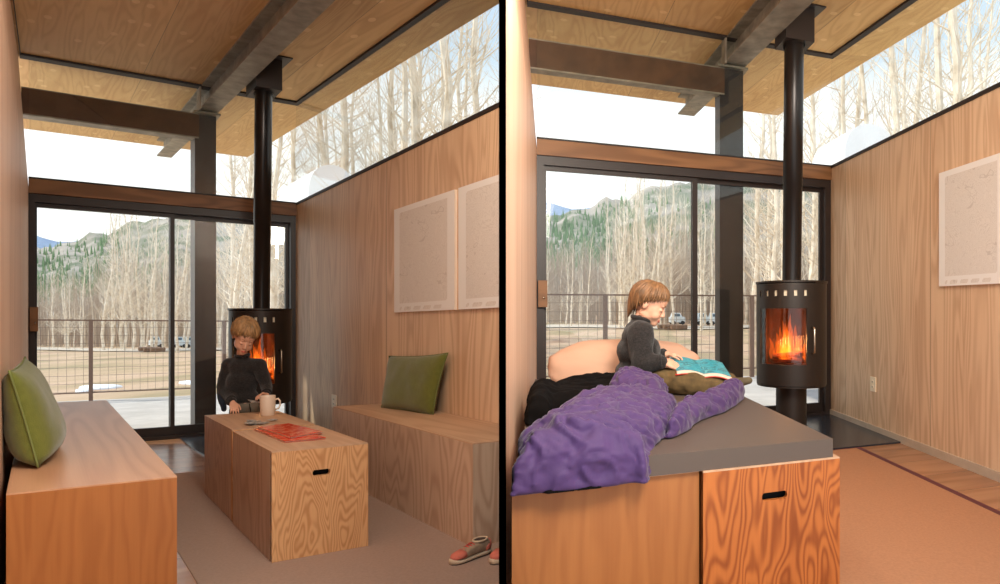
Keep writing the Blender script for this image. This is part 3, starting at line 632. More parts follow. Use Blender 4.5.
def hair_obj(g, M3, s, par, mat, seed, front=58, side=96, back=126, part=0, thick=.016):
    rnd = random.Random(seed); b = nb()
    cen = (0, -.012, .022); ra = (.076, .093, .087)
    tc_ = math.radians(96)
    def P(th, ph, off):
        ex = max(0, th-tc_); t_ = min(th, tc_); k = 1-.30*ex
        return g(cen[0]+math.sin(t_)*math.sin(ph)*(ra[0]*k+off), cen[1]+math.sin(t_)*math.cos(ph)*(ra[1]*k+off), cen[2]+math.cos(t_)*(ra[2]+off)-ex*ra[2]*1.0)
    def end(ph):
        f = (1+math.cos(ph))/2     # 1 at the face, 0 at the nape
        if f > .5: t = (f-.5)*2; t = t**.7; e = side*(1-t)+front*t
        else: t = f*2; e = back*(1-t)+side*t
        return math.radians(e)
    # underlying cap
    nph, nth = 40, 14; rings = []
    for i in range(nth+1):
        rings.append([b.verts.new(P(.02+end(2*PI*j/nph)*.97*i/nth, 2*PI*j/nph, .004)) for j in range(nph)])
    for i in range(nth):
        for j in range(nph): b.faces.new([rings[i][j], rings[i][(j+1) % nph], rings[i+1][(j+1) % nph], rings[i+1][j]])
    for k in range(620):
        ph = rnd.uniform(0, 2*PI); e = end(ph)*rnd.uniform(.82, 1.09); t0 = rnd.uniform(.02, .55)*e if k > 120 else .03
        off = rnd.uniform(.003, thick); sw = rnd.uniform(-.16, .16)+part*.25; w = rnd.uniform(.0028, .0062)
        pts = []; rad = []
        for i in range(8):
            q = i/7; th = t0+(e-t0)*q; pts.append(P(th, ph+sw*q, .002+off*math.sin(PI*min(1, q*.75+.12)))); rad.append(w*(1-q**3)*(.45+.9*math.sin(PI*min(1, q+.25)*.6))+.0004)
        tube(b, pts, rad, 5)
    return obj('hair', b, mat, par, None, smooth=True)
def finger(b, p0, dirs, lens, r):
    p = Vector(p0); 
    for d, l in zip(dirs, lens):
        q = p+Vector(d).normalized()*l; cap(b, p, r, q, r*.9); p = q; r *= .9
def hand(b, wr, fwd, palm, side, curl=.5, s=.78, spread=.12):
    """wr wrist, fwd pointing direction, palm = direction the palm faces, side = where the thumb is"""
    fwd = Vector(fwd).normalized(); palm = Vector(palm); palm = (palm-fwd*palm.dot(fwd)).normalized(); sd = Vector(side); sd = (sd-fwd*sd.dot(fwd)-palm*sd.dot(palm)).normalized()
    wr = Vector(wr)
    for k in (-1, -.33, .33, 1): cap(b, wr+sd*(.011*s*k), .013*s, wr+fwd*.058*s+sd*(.026*s*k), .0105*s)
    for i, (o, l) in enumerate(((.027, .062), (.009, .070), (-.009, .066), (-.026, .052))):
        p = wr+fwd*(.062*s)+sd*(o*s); d0 = fwd+sd*(o*spread*20)
        rnd = curl*(1+.12*(i-1))
        dirs = [d0*math.cos(a)+palm*math.sin(a) for a in (rnd*.45, rnd*1.1, rnd*1.7)]
        finger(b, p, dirs, [l*s*.45, l*s*.31, l*s*.24], .0083*s)
    finger(b, wr+fwd*.02*s+sd*.022*s, [fwd*.75+sd*.8+palm*.25, fwd+sd*.25+palm*.4*curl, fwd+palm*.6*curl], [.032*s, .026*s, .022*s], .0098*s)
def place(bm, T): apply_T(bm, T); return bm

# ---------- child standing at the box table (left-hand room)
def kid_standing():
    Zk = 4.08; ppm = F/Zk; xc = 245.
    u, v, _ = L.atz(xc, Zk/L.k); base = L.M(u, v, .0); base.z += .002
    fr = Frame(base); z00 = base.z
    def p(x, y, bb): 
        q = W(x, y, Zk+bb*fr.d.y)-fr.o; return Vector((q.dot(fr.r)/fr.wx, q.dot(fr.d), q.z))
    T = fr.T()
    t = thing('person', base, 'child in charcoal sweater standing behind the box table, holding a card', 'person')
    floor_y = CY+(H-z00)*ppm
    # body
    M3 = rot(math.radians(180+14), 0, 0); M3 = Matrix.Rotation(math.radians(9), 3, 'Y') @ M3 @ Matrix.Rotation(math.radians(-33), 3, 'X')
    hc = p(244.5, 336, -.06)
    b = nb(); g = head_blobs(b, hc, M3, 1.02)
    cap(b, p(242, 352, -.015), .037, p(243, 364, 0), .04)
    chest = p(243.5, 374, .0); 
    for a, r in (((243.5, 368, .005), (.085, .058, .05)), ((243.5, 384, -.005), (.09, .065, .085)), ((245, 402, .0), (.082, .062, .07))): sph(b, p(*a), r)
    handsL = (p(232.5, 402.5, -.155), p(234.5, 409.5, -.215)); 
    shl, ell = p(228, 366, 0), p(223.5, 388, .0)
    shr, elr, wrr = p(260, 366, 0), p(266, 386, -.01), p(266.5, 395, -.12)
    chain(b, [chest, shl, ell, handsL[0]], [.04, .033, .026, .019]); chain(b, [chest, shr, elr, wrr], [.04, .033, .026, .019])
    hand(b, handsL[0], handsL[1]-handsL[0]+Vector((0, 0, .004)), (0, 0.1, -1), (1, -.2, 0), .55, .80, .16)
    hand(b, wrr, (-.55, -.35, .12), (0, -.5, -.8), (0, .6, .8), 1.0, .74, .05)
    for hx in (-1, 1):
        chain(b, [p(245+hx*6.5, 410, .0), p(245+hx*7.5, 441, -.01), p(245+hx*7.5, 471, .01)], [.056, .04, .028])
    b = voxel('b', b, .0034, 3); body = obj('body', place(b, T), MAT['skin'], t, None, smooth=True)
    gw = lambda x, y, z: T(g(x, y, z))
    face_parts(gw, M3, hc, 1.02, t)
    hair_obj(gw, M3, 1.02, t, MAT['hair'], 3, front=73, side=112, back=140, thick=.015)
    # sweater
    b = nb()
    for a, r in (((243.5, 367, .005), (.105, .073, .062)), ((243, 382, -.005), (.113, .085, .09)), ((243.5, 397, -.002), (.107, .083, .062))): sph(b, p(*a), r, None, 3)
    cap(b, p(242.5, 356.5, -.004), .046, p(243, 366, 0), .06)
    chain(b, [p(238, 366, 0), shl, ell, p(230.8, 399.5, -.125)], [.055, .052, .047, .033]); chain(b, [p(250, 366, 0), shr, elr, p(266.8, 392.3, -.092)], [.055, .052, .047, .031])
    chain(b, [p(230.8, 399.5, -.125), p(231.6, 401, -.14)], [.034, .034]); chain(b, [p(266.8, 392, -.088), p(266.7, 393.5, -.103)], [.032, .032])
    b = voxel('s', b, .006, 40)
    for vv in b.verts:
        c = vv.co; n_ = noise.noise(Vector((c.x*14, c.y*14, c.z*9)))*.006+noise.noise(Vector((c.x*5, c.y*5, c.z*22)))*.005; vv.co = c+vv.normal*n_
    # open neckline
    nk = p(242.2, 352.4, -.02)
    obj('sweater', place(b, T), MAT['knit'], t, None, smooth=True)
    b = nb(); n_ = 24; ring = [p(242.3, 355.2, -.012)+Vector((math.cos(2*PI*k/n_)*.046, math.sin(2*PI*k/n_)*.044, .004*math.sin(2*PI*k/n_)+.003*math.cos(2*PI*k/n_))) for k in range(n_+1)]
    tube(b, ring, .0095, 8, False); obj('sweater_collar', place(b, T), MAT['knit'], t, None, smooth=True)
    for (c_, d_, r_) in ((p(231.2, 400.5, -.135), handsL[0]-ell, .031), (p(266.7, 393, -.1), wrr-elr, .029)):
        d_ = Vector(d_).normalized(); a_ = d_.cross(Vector((0, 0, 1))).normalized(); e_ = d_.cross(a_); b = nb()
        tube(b, [c_+a_*math.cos(2*PI*k/18)*r_+e_*math.sin(2*PI*k/18)*r_ for k in range(19)], .0075, 7, False); obj('cuff', place(b, T), MAT['knit'], t, None, smooth=True)
    # blue shirt tail showing at the child's back
    b = nb(); sph(b, p(221.5, 389, .05), (.033, .03, .12)); cap(b, p(221, 392, .05), .03, p(224, 409, .03), .02)
    b = voxel('q', b, .006, 4); obj('blue_shirt', place(b, T), MAT['blue'], t, None, smooth=True)
    b = nb(); sph(b, p(245.5, 407, .0), (.096, .074, .058))
    for hx in (-1, 1): chain(b, [p(245+hx*6.5, 411, .0), p(245+hx*7.5, 441, -.01), p(245+hx*7.5, floor_y-6, .01)], [.066, .052, .044])
    b = voxel('t', b, .007, 6); obj('trousers', place(b, T), MAT['pants'], t, None, smooth=True)
    b = nb(); tube(b, [p(249.2, 403.5, -.078), p(250.2, 408, -.078), p(251, 413, -.074)], .0035, 6); obj('trouser_seam', place(b, T), MAT['seam'], t, None, smooth=True)
    for hx in (-1, 1):
        b = nb(); sph(b, p(245+hx*7.8, floor_y-3.2, -.035), (.03, .075, .022)); sph(b, p(245+hx*7.8, floor_y-5.5, .012), (.028, .034, .034)); b = voxel('f', b, .006, 4)
        for vv in b.verts: vv.co.z = max(vv.co.z, .001)
        obj('sock', place(b, T), MAT['sock'], t, None, smooth=True)
    # card in the hand
    q = [p(247.5, 399.8, -.17), p(262.5, 401.8, -.135), p(264.5, 404.0, -.21), p(251, 402.2, -.235)]
    b = nb(); hexa(b, q, [x+Vector((0, 0, .0012)) for x in q]); o = obj('playing_card', place(b, T), MAT['card'], None); tag(o, 'small card pinched in the standing child\'s raised hand', 'card')
kid_standing()

# ---------- child reading on the bed (right-hand room)
def kid_reading():
    Zk = 3.44; ppm = F/Zk; xc = 640.
    u, v, _ = R.atz(xc, Zk/R.k); base = R.M(u, v, .545); fr = Frame(base); z00 = base.z; T = fr.T()
    def p(x, y, bb): 
        q = W(x, y, Zk+bb*fr.d.y)-fr.o; return Vector((q.dot(fr.r)/fr.wx, q.dot(fr.d), q.z))
    t = thing('person', base, 'child in dark sweater sitting on the bed, reading a picture book', 'person')
    M3 = rot(math.radians(-90-8), 0, 0) @ Matrix.Rotation(math.radians(-27), 3, 'X'); hc = p(649.5, 303.5, -.0); s = 1.06
    b = nb(); g = head_blobs(b, hc, M3, s)
    cap(b, p(643, 312, .0), .038, p(640, 323, 0), .043)
    for a, r in (((638, 336, 0), (.06, .095, .07)), ((636, 355, 0), (.062, .088, .085)), ((636, 374, 0), (.066, .092, .066))): sph(b, p(*a), r)
    shn, eln, wrn = p(641, 333, -.10), p(641.5, 364, -.145), p(663, 361.5, -.16)
    shf, elf, wrf = p(643, 333, .10), p(650, 362, .125), p(667, 354.5, .06)
    chain(b, [p(639, 332, 0), shn, eln, wrn], [.045, .034, .028, .020]); chain(b, [p(641, 332, 0), shf, elf, wrf], [.045, .034, .028, .020])
    hand(b, wrn, (1, .25, -.34), (.0, .5, -.75), (.3, .3, .9), .55, .98, .08)
    hand(b, wrf, (1, -.1, -.05), (0, 0, -1), (0, -1, .1), .9, .86, .05)
    for sb, kn, an in ((-1, (686, 375.5, -.085), (728, 381, -.07)), (1, (690, 372, .08), (731, 379.5, .05))):
        chain(b, [p(640, 377, sb*.055), p(*kn), p(*an)], [.06, .045, .03])
    b = voxel('b', b, .0036, 3); obj('body', place(b, T), MAT['skin'], t, None, smooth=True)
    gw = lambda x, y, z: T(g(x, y, z)); face_parts(gw, M3, hc, s, t, .6)
    hair_obj(gw, M3, s, t, MAT['hair2'], 8, front=70, side=106, back=168, thick=.013)
    b = nb()
    for a, r in (((637, 335, 0), (.082, .118, .08)), ((635, 352, 0), (.104, .122, .092)), ((636.5, 370, 0), (.118, .125, .066)), ((648, 350, 0), (.07, .09, .08)), ((652, 365, .0), (.055, .09, .05))): sph(b, p(*a), r, None, 3)
    cap(b, p(641.5, 319.5, 0), .05, p(640, 328, 0), .068)
    chain(b, [p(639, 334, -.04), shn, eln, p(659.5, 361.5, -.158)], [.076, .07, .064, .042]); chain(b, [p(641, 334, .04), shf, elf, p(663, 355.5, .075)], [.07, .062, .056, .036])
    b = voxel('s', b, .0065, 14)
    for vv in b.verts:
        c = vv.co; n_ = noise.noise(Vector((c.x*13, c.y*13, c.z*9)))*.009+noise.noise(Vector((c.x*26, c.y*20, c.z*26)))*.004; vv.co = c+vv.normal*n_
    obj('sweater', place(b, T), MAT['knit'], t, None, smooth=True)
    b = nb(); n_ = 24; ax = Vector((.25, 0, 1)).normalized(); ea = Vector((0, 1, 0)); eb = ax.cross(ea)
    tube(b, [p(641.5, 318.7, 0)+ea*math.cos(2*PI*k/n_)*.048+eb*math.sin(2*PI*k/n_)*.052 for k in range(n_+1)], .012, 8, False); obj('sweater_collar', place(b, T), MAT['knit'], t, None, smooth=True)
    for c_, d_, r_ in ((p(661, 361.5, -.159), wrn-eln, .034), (p(664.5, 355, .07), wrf-elf, .032)):
        d_ = Vector(d_).normalized(); a_ = d_.cross(Vector((0, 0, 1))).normalized(); e_ = d_.cross(a_); b = nb()
        tube(b, [c_+a_*math.cos(2*PI*k/18)*r_+e_*math.sin(2*PI*k/18)*r_ for k in range(19)], .0085, 7, False); obj('cuff', place(b, T), MAT['knit'], t, None, smooth=True)
    b = nb(); sph(b, p(642, 378, 0), (.1, .115, .055))
    for sb, kn, an in ((-1, (690, 384, -.19), (722, 386.5, -.15)), (1, (690, 375.5, .06), (729, 381, .06))):
        chain(b, [p(645, 377.5, sb*.06), p(*kn), p(*an)], [.075, .066, .052])
    b = voxel('t', b, .007, 5)
    for vv in b.verts:
        c = vv.co; vv.co = c+vv.normal*(noise.noise(Vector((c.x*22, c.y*10, c.z*16)))*.009); vv.co.z = max(vv.co.z, .002)
    obj('trousers', place(b, T), MAT['olive'], t, None, smooth=True)
    for sb, a, tp in ((-1, (729, 386, -.085), (738, 387, -.088)), (1, (732, 383.5, .045), (749, 380.5, .03))):
        b = nb(); chain(b, [p(*a), p(*tp)], [.032, .021]); 
        b = voxel('f', b, .005, 4)
        for vv in b.verts: vv.co.z = max(vv.co.z, .002)
        so = obj('sock', place(b, T), MAT['sock'], t, None, smooth=True)
        b = nb(); h_ = p(*a); sph(b, h_+Vector((.03, 0, -.019)), (.04, .022, .014)); obj('sock_sole', place(b, T), MAT['sockred'], so, None, smooth=True)
    # the open picture book
    bt = thing('picture_book', T(p(700, 374, -.02)), 'open book with teal pages on the reading child\'s lap', 'book')
    near0, near1, far0, far1 = p(677, 370.5, -.21), p(731, 376.5, -.19), p(668, 357.5, .12), p(722, 362.5, .13)
    def pg(s, q, lift):        # s along the spread's width, q from the near edge to the far edge
        P_ = near0*(1-s)*(1-q)+near1*s*(1-q)+far0*(1-s)*q+far1*s*q
        return P_+Vector((0, 0, lift+.012*math.sin(PI*abs(2*s-1))*1.0))
    def slab(z0, z1, e=0):
        b = nb(); n_ = 20; A = []; B_ = []
        for z, arr in ((z0, A), (z1, B_)):
            for i in range(n_+1): arr.append([b.verts.new(pg(-e+(1+2*e)*i/n_, -e+(1+2*e)*j/2, z)) for j in range(3)])
        for i in range(n_):
            for j in range(2): b.faces.new([A[i][j], A[i][j+1], A[i+1][j+1], A[i+1][j]]); b.faces.new([B_[i][j], B_[i+1][j], B_[i+1][j+1], B_[i][j+1]])
            b.faces.new([A[i][0], A[i+1][0], B_[i+1][0], B_[i][0]]); b.faces.new([A[i][2], B_[i][2], B_[i+1][2], A[i+1][2]])
        for j in range(2): b.faces.new([A[0][j], B_[0][j], B_[0][j+1], A[0][j+1]]); b.faces.new([A[n_][j], A[n_][j+1], B_[n_][j+1], B_[n_][j]])
        return b
    obj('book_cover', place(slab(-.022, -.019, .03), T), MAT['redp'], bt); obj('page_block', place(slab(-.0185, -.002), T), MAT['pages'], bt); obj('open_page', place(slab(-.0015, 0, .004), T), MAT['teal'], bt)
kid_reading()

# ================================================================ small things in the left-hand room
def poly_slab(room, pts, w0, w1, b=None):
    b = b or nb(); hexa(b, [(x, y, w0) for x, y in pts], [(x, y, w1) for x, y in pts]); return b
def px_poly(room, pts, w): return [room.onw(x, y, w)[:2] for x, y in pts]
def red_book(q, w0, th, lab):
    t = thing('red_book', L.M(sum(a for a, _ in q)/4, sum(c for _, c in q)/4, w0), lab, 'book', 'red books on the box table')
    cx_, cy_ = sum(a for a, _ in q)/4, sum(c for _, c in q)/4; sh = [(cx_+(a-cx_)*.975, cy_+(c-cy_)*.975) for a, c in q]
    obj('back_cover', poly_slab(L, q, w0, w0+.0015), MAT['redp'], t, L); obj('page_block', poly_slab(L, sh, w0+.0015, w0+th-.0015), MAT['pages'], t, L); obj('front_cover', poly_slab(L, q, w0+th-.0015, w0+th), MAT['red'], t, L)
red_book(px_poly(L, [(253.5, 430), (284.5, 442.8), (326, 439), (296, 428)], .487), .4865, .008, 'glossy red book lying lowest on the near box table')
red_book(px_poly(L, [(257, 428.5), (291, 438.6), (322.5, 433), (288.5, 424.8)], .496), .495, .010, 'glossy red book resting on another red book')
def mug():
    u, v, w = L.onw(267.7, 415.2, .486); o = L.M(u, v, .4865); fr = Frame(o); s = 1.0
    t = thing('coffee_mug', o, 'cream ceramic mug with handle, standing on the box table', 'mug')
    b = nb(); lathe(b, (0, 0, 0), [(.001, 0), (.044, 0), (.047, .004), (.049, .06), (.0505, .118), (.0495, .1205), (.0475, .118), (.045, .06), (.042, .01), (.001, .008)], 48); apply_T(b, fr.T()); obj('cup', b, MAT['mug'], t, None, smooth=True)
    b = nb(); tube(b, [(.046+.002, -.01, .095), (.066, -.012, .1), (.077, -.014, .085), (.078, -.014, .06), (.068, -.013, .04), (.047, -.01, .033)], [.0055]*6, 10); apply_T(b, fr.T()); obj('handle', b, MAT['mug'], t, None, smooth=True)
    b = nb(); lathe(b, (0, 0, 0), [(.001, .095), (.044, .095), (.044, .096), (.001, .096)], 30); apply_T(b, fr.T()); obj('cocoa', b, MAT['log'], t)
mug()
rnd = random.Random(12); proto = None
for k in range(12):
    x = 248+rnd.uniform(0, 27); y = 422+rnd.uniform(-1.5, 3.2); u, v, w = L.onw(x, y, .487); a = rnd.uniform(-.5, .5)
    q = [(u+math.cos(a)*i*.026-math.sin(a)*j*.02, v+math.sin(a)*i*.026+math.cos(a)*j*.02) for i, j in ((-1, -1), (1, -1), (1, 1), (-1, 1))]
    o = obj('playing_card', poly_slab(L, q, .4866+.0012*k, .4876+.0012*k), MAT['card'], None, L); tag(o, 'small pale printed card in the loose pile beside the mug', 'card', 'cards in the pile by the mug')

def shoe(org, yaw, lab, flip=1):
    t = thing('sneaker', org, lab, 'shoe', 'pair of sneakers beside the bench')
    Rz = Matrix.Rotation(yaw, 3, 'Z'); T = lambda p: Vector(org)+Rz @ Vector((p[0], p[1]*flip, p[2]))*.94
    def ring(x, hw, z0, z1, sq=2.4, n=18):
        out = []
        for k in range(n):
            a = 2*PI*k/n; c_, s_ = math.cos(a), math.sin(a); out.append((x, hw*math.copysign(abs(c_)**(2/sq), c_), (z0+z1)/2+(z1-z0)/2*math.copysign(abs(s_)**(2/sq), s_)))
        return out
    def loft(sec, cap0=True):
        b = nb(); rs = [[b.verts.new(p) for p in r] for r in sec]; n = len(rs[0])
        for r0, r1 in zip(rs, rs[1:]):
            for j in range(n): b.faces.new([r0[j], r0[(j+1) % n], r1[(j+1) % n], r1[j]])
        b.faces.new(rs[0]); b.faces.new(rs[-1][::-1]); apply_T(b, T); return b
    Ls = [(-.105, .012, .022), (-.1, .024, .022), (-.07, .031, .022), (-.02, .029, .02), (.03, .036, .019), (.07, .038, .02), (.095, .03, .024), (.11, .012, .028)]
    obj('sole', loft([ring(x, h, .004, z, 4) for x, h, z in Ls]), MAT['sole'], t, None, smooth=True)
    obj('outsole', loft([ring(x*.98, h*.97, 0, .006, 4) for x, h, z in Ls]), MAT['soled'], t, None, smooth=True)
    up = [(-.1, .018, .062), (-.085, .027, .075), (-.05, .030, .073), (-.01, .029, .070), (.02, .032, .062), (.05, .034, .050)]
    obj('upper', loft([ring(x, h, .018, z, 3) for x, h, z in up]), MAT['shoem'], t, None, smooth=True)
    tp = [(.042, .0345, .053), (.065, .0355, .046), (.088, .029, .042), (.103, .014, .036)]
    obj('toe_cap', loft([ring(x, h, .02, z, 3) for x, h, z in tp]), MAT['shoe'], t, None, smooth=True)
    obj('heel_counter', loft([ring(x, h, .02, z, 3) for x, h, z in ((-.106, .012, .05), (-.1, .022, .07), (-.08, .0305, .06), (-.066, .0315, .045))]), MAT['shoe'], t, None, smooth=True)
    b = nb(); lathe(b, (0, 0, 0), [(.001, 0), (.026, 0), (.026, .003), (.001, .003)], 20)
    for v in b.verts: v.co = Vector((-.05+v.co.x*1.35, v.co.y*.95, .0735+v.co.z))
    apply_T(b, T); obj('opening', b, MAT['lining'], t)
    b = nb(); tube(b, [(-.05+.036*math.cos(2*PI*k/20), .0265*math.sin(2*PI*k/20), .0755) for k in range(21)], .005, 6, False); apply_T(b, T); obj('ankle_collar', b, MAT['sole'], t, None, smooth=True)
    b = nb()
    for k in range(5):
        x = -.008+.012*k; z = .0745-.0045*k-(.002*k if k > 2 else 0); tube(b, [(x, -.02, z-.009), (x+.006, 0, z-.001), (x, .02, z-.009)], .0028, 5); tube(b, [(x, .02, z-.009), (x+.01, 0, z), (x+.01, -.018, z-.009)], .0026, 5)
    apply_T(b, T); obj('laces', b, MAT['lace'], t, None, smooth=True)
u, v, _ = L.onw(471, 559, 0); o = L.M(u, v, .0035); shoe(o, math.radians(180+50), 'coral-toed sneaker fully in view, beside the end of the long bench')
u, v, _ = L.onw(495, 562, 0); o = L.M(u, v+.02, .0035)
shoe(Vector((o.x+.06, o.y+.03, o.z)), math.radians(180+66), 'coral-toed sneaker partly hidden by the black divider', -1)

# ================================================================ bedding (right-hand room)
def sd_poly(poly, x, y):
    d = 1e9; ins = False; n = len(poly)
    for i in range(n):
        (x0, y0_), (x1, y1) = poly[i], poly[(i+1) % n]
        dx, dy = x1-x0, y1-y0_; t = max(0, min(1, ((x-x0)*dx+(y-y0_)*dy)/(dx*dx+dy*dy+1e-12))); d = min(d, math.hypot(x-x0-dx*t, y-y0_-dy*t))
        if (y0_ > y) != (y1 > y) and x < (x1-x0)*(y-y0_)/(y1-y0_)+x0: ins = not ins
    return d if ins else -d
def quilt(name, room, lobes, mat, w0, step, floor_fn, wr, label, cat, seed=0, par=None):
    """soft heap over the bed: each lobe = (plan polygon, height, edge softness)"""
    xs = [p[0] for l in lobes for p in l[0]]; ys = [p[1] for l in lobes for p in l[0]]
    x0, x1, y0_, y1 = min(xs)-step*2, max(xs)+step*2, min(ys)-step*2, max(ys)+step*2
    nx, ny = int((x1-x0)/step)+1, int((y1-y0_)/step)+1; b = nb(); top = {}; bot = {}
    def hgt(x, y):
        wx_ = noise.noise(Vector((x*7, y*7, seed)))*.012; wy = noise.noise(Vector((x*7, y*7, seed+9)))*.012; best = -1; hh = 0
        for pl, T_, so in lobes:
            d = sd_poly(pl, x+wx_, y+wy)
            if d > -step*1.1:
                q = max(0, min(1, d/so)); h = T_*math.sqrt(max(0, 1-(1-q)**2)); 
                if h > hh: hh = h
                best = max(best, d)
        return best, hh
    for i in range(nx):
        for j in range(ny):
            x, y = x0+i*step, y0_+j*step; d, h = hgt(x, y)
            if d > -step*1.1:
                f = floor_fn(x, y); ft = f
                if name == 'duvet' and y < 1.95: ft = .475+.071*math.sqrt(max(0, min(1, d/.05)))
                env = min(1, h/.03)
                cr = noise.noise(Vector((x*6+seed, y*9, 3)))*.55
                r1 = 1-abs(noise.noise(Vector((x*9+cr*2, y*15+cr*3, seed+1.5))))*2.2; r2 = 1-abs(noise.noise(Vector((x*26+cr, y*34, seed+7.7))))*2
                big = noise.noise(Vector((x*3.3, y*3.3, seed+4)))
                top[i, j] = (x, y, ft+h+env*wr*(1.6*big+1.0*r1*abs(r1)*.8+.35*r2)+.002); bot[i, j] = (x, y, f+.001)
    V = {k: b.verts.new(c) for k, c in top.items()}; B_ = {k: b.verts.new(c) for k, c in bot.items()}
    cells = [(i, j) for i in range(nx-1) for j in range(ny-1) if all((i+a, j+c) in V for a, c in ((0, 0), (1, 0), (1, 1), (0, 1)))]
    cs = set(cells)
    for i, j in cells:
        b.faces.new([V[i, j], V[i+1, j], V[i+1, j+1], V[i, j+1]]); b.faces.new([B_[i, j], B_[i, j+1], B_[i+1, j+1], B_[i+1, j]])
        for (a, c), e in (((0, -1), ((0, 0), (1, 0))), ((1, 0), ((1, 0), (1, 1))), ((0, 1), ((1, 1), (0, 1))), ((-1, 0), ((0, 1), (0, 0)))):
            if (i+a, j+c) not in cs:
                p_, q_ = (i+e[0][0], j+e[0][1]), (i+e[1][0], j+e[1][1]); b.faces.new([B_[p_], B_[q_], V[q_], V[p_]])
    for v in [v for v in b.verts if not v.link_faces]: b.verts.remove(v)
    b = voxel('quilt', b, step*1.05, 3); b.normal_update()
    for v in b.verts:
        c = v.co; q = Vector((c.x*11+seed, c.y*11, c.z*11)); q2 = q+noise.noise_vector(q*.8)*1.3
        r1 = 1-abs(noise.noise(q2))*2.6; r2 = 1-abs(noise.noise(q2*2.7))*2.2; base_ = min(1, max(0, (c.z-floor_fn(c.x, c.y))/.03))
        v.co = c+v.normal*(wr*(.5*r1+.24*r2)*base_)
    o = obj(name, b, mat, par, room, smooth=True)
    if par is None: tag(o, label, cat)
    return o
def bedfloor(x, y):
    if y > 1.852: return .546
    if y > 1.838: return .481
    return .470
def Pm(x, y, w=.55): return R.onw(x, y, w)[:2]
def Zp(x, z): return R.atz(x, z)[:2]
mainp = [(-.104, 1.818), Pm(600, 486, .48), Pm(634, 478, .48), Pm(644, 459), Pm(657, 444), Pm(669, 430), Pm(676, 415), Pm(676, 403), Zp(676, 2.72), Zp(640, 2.74), Zp(600, 2.52), Zp(560, 2.3), (-.06, 2.26)]
mainp[1] = (mainp[1][0], 1.815); mainp[2] = (mainp[2][0], 1.826)
fold = [Zp(606, 2.6), Zp(660, 2.5), Zp(668, 2.85), Zp(640, 2.93), Zp(618, 2.95)]
lobe2 = [Pm(668, 438), Pm(677, 436.5), Pm(690, 428.5), Pm(702, 419), Pm(724, 412.5), Pm(740, 403), Pm(744, 396), Pm(741, 391), Zp(726, 2.97), Zp(716, 2.88), Zp(700, 2.62), Zp(680, 2.5)]
quilt('duvet', R, [(mainp, .125, .27), (fold, .15, .08), (lobe2, .068, .06), ([Pm(718, 412), Pm(740, 403), Pm(744, 396), Pm(741, 390), Zp(734, 3.0), Zp(722, 2.98)], .092, .06)], MAT['duvet'], .545, .007, bedfloor, .02, 'rumpled purple duvet spread over the mattress pad beside the reading child', 'duvet', 3)
dk = [(-.088, 2.42), Zp(560, 2.42), Zp(610, 2.62), Zp(640, 2.84), Zp(650, 3.0), Zp(640, 3.1), Zp(615, 3.3), Zp(560, 3.1), (-.088, 2.9)]
quilt('fleece_blanket', R, [(dk, .085, .09), ([(-.088, 2.45), (.0, 2.45), (.05, 2.95), (-.088, 2.95)], .115, .06)], MAT['dark'], .545, .012, lambda x, y: .5462, .012, 'black fleece blanket bunched between the purple duvet and the peach pillow', 'blanket', 11)
quilt('dark_garment', R, [([(.0, 1.806), (.14, 1.806), (.16, 1.83), (-.03, 1.83)], .012, .02)], MAT['dark'], .48, .006, lambda x, y: .471, .004, 'dark cloth edge peeping from under the front of the duvet', 'cloth', 5)
t = thing('bed_pillow', W(625, 395, 3.72), 'large peach pillow behind the reading child at the end of the bed', 'pillow'); fr = Frame(t.location)
def pil(th, ph):
    ex = lambda c: math.copysign(abs(c)**.8, c); x = ex(math.cos(th))*ex(math.cos(ph)); z = ex(math.sin(th))*ex(math.cos(ph)); y = math.sin(ph)
    wr = 1+.05*noise.noise(Vector((x*3, z*3, y*2)))+.025*noise.noise(Vector((x*9, z*4, y*5))); return fr.P(x*.46*wr, y*.13*wr+.05*z, .17+z*.165*wr)
b = nb(); g = [[b.verts.new(pil(2*PI*i/64, -PI/2+PI*(j+.5)/24)) for j in range(24)] for i in range(64)]
for i in range(64):
    for j in range(23): b.faces.new([g[i][j], g[(i+1) % 64][j], g[(i+1) % 64][j+1], g[i][j+1]])
b.faces.new([g[i][0] for i in range(64)]); b.faces.new([g[i][23] for i in range(64)]); obj('pillowcase', b, MAT['peach'], t, None, smooth=True)
b = nb(); tube(b, [pil(1.35+.1*math.sin(k*.5), -1.25+.1*k) for k in range(11)], .004, 6); obj('seam_piping', b, MAT['peachp'], t, None, smooth=True)

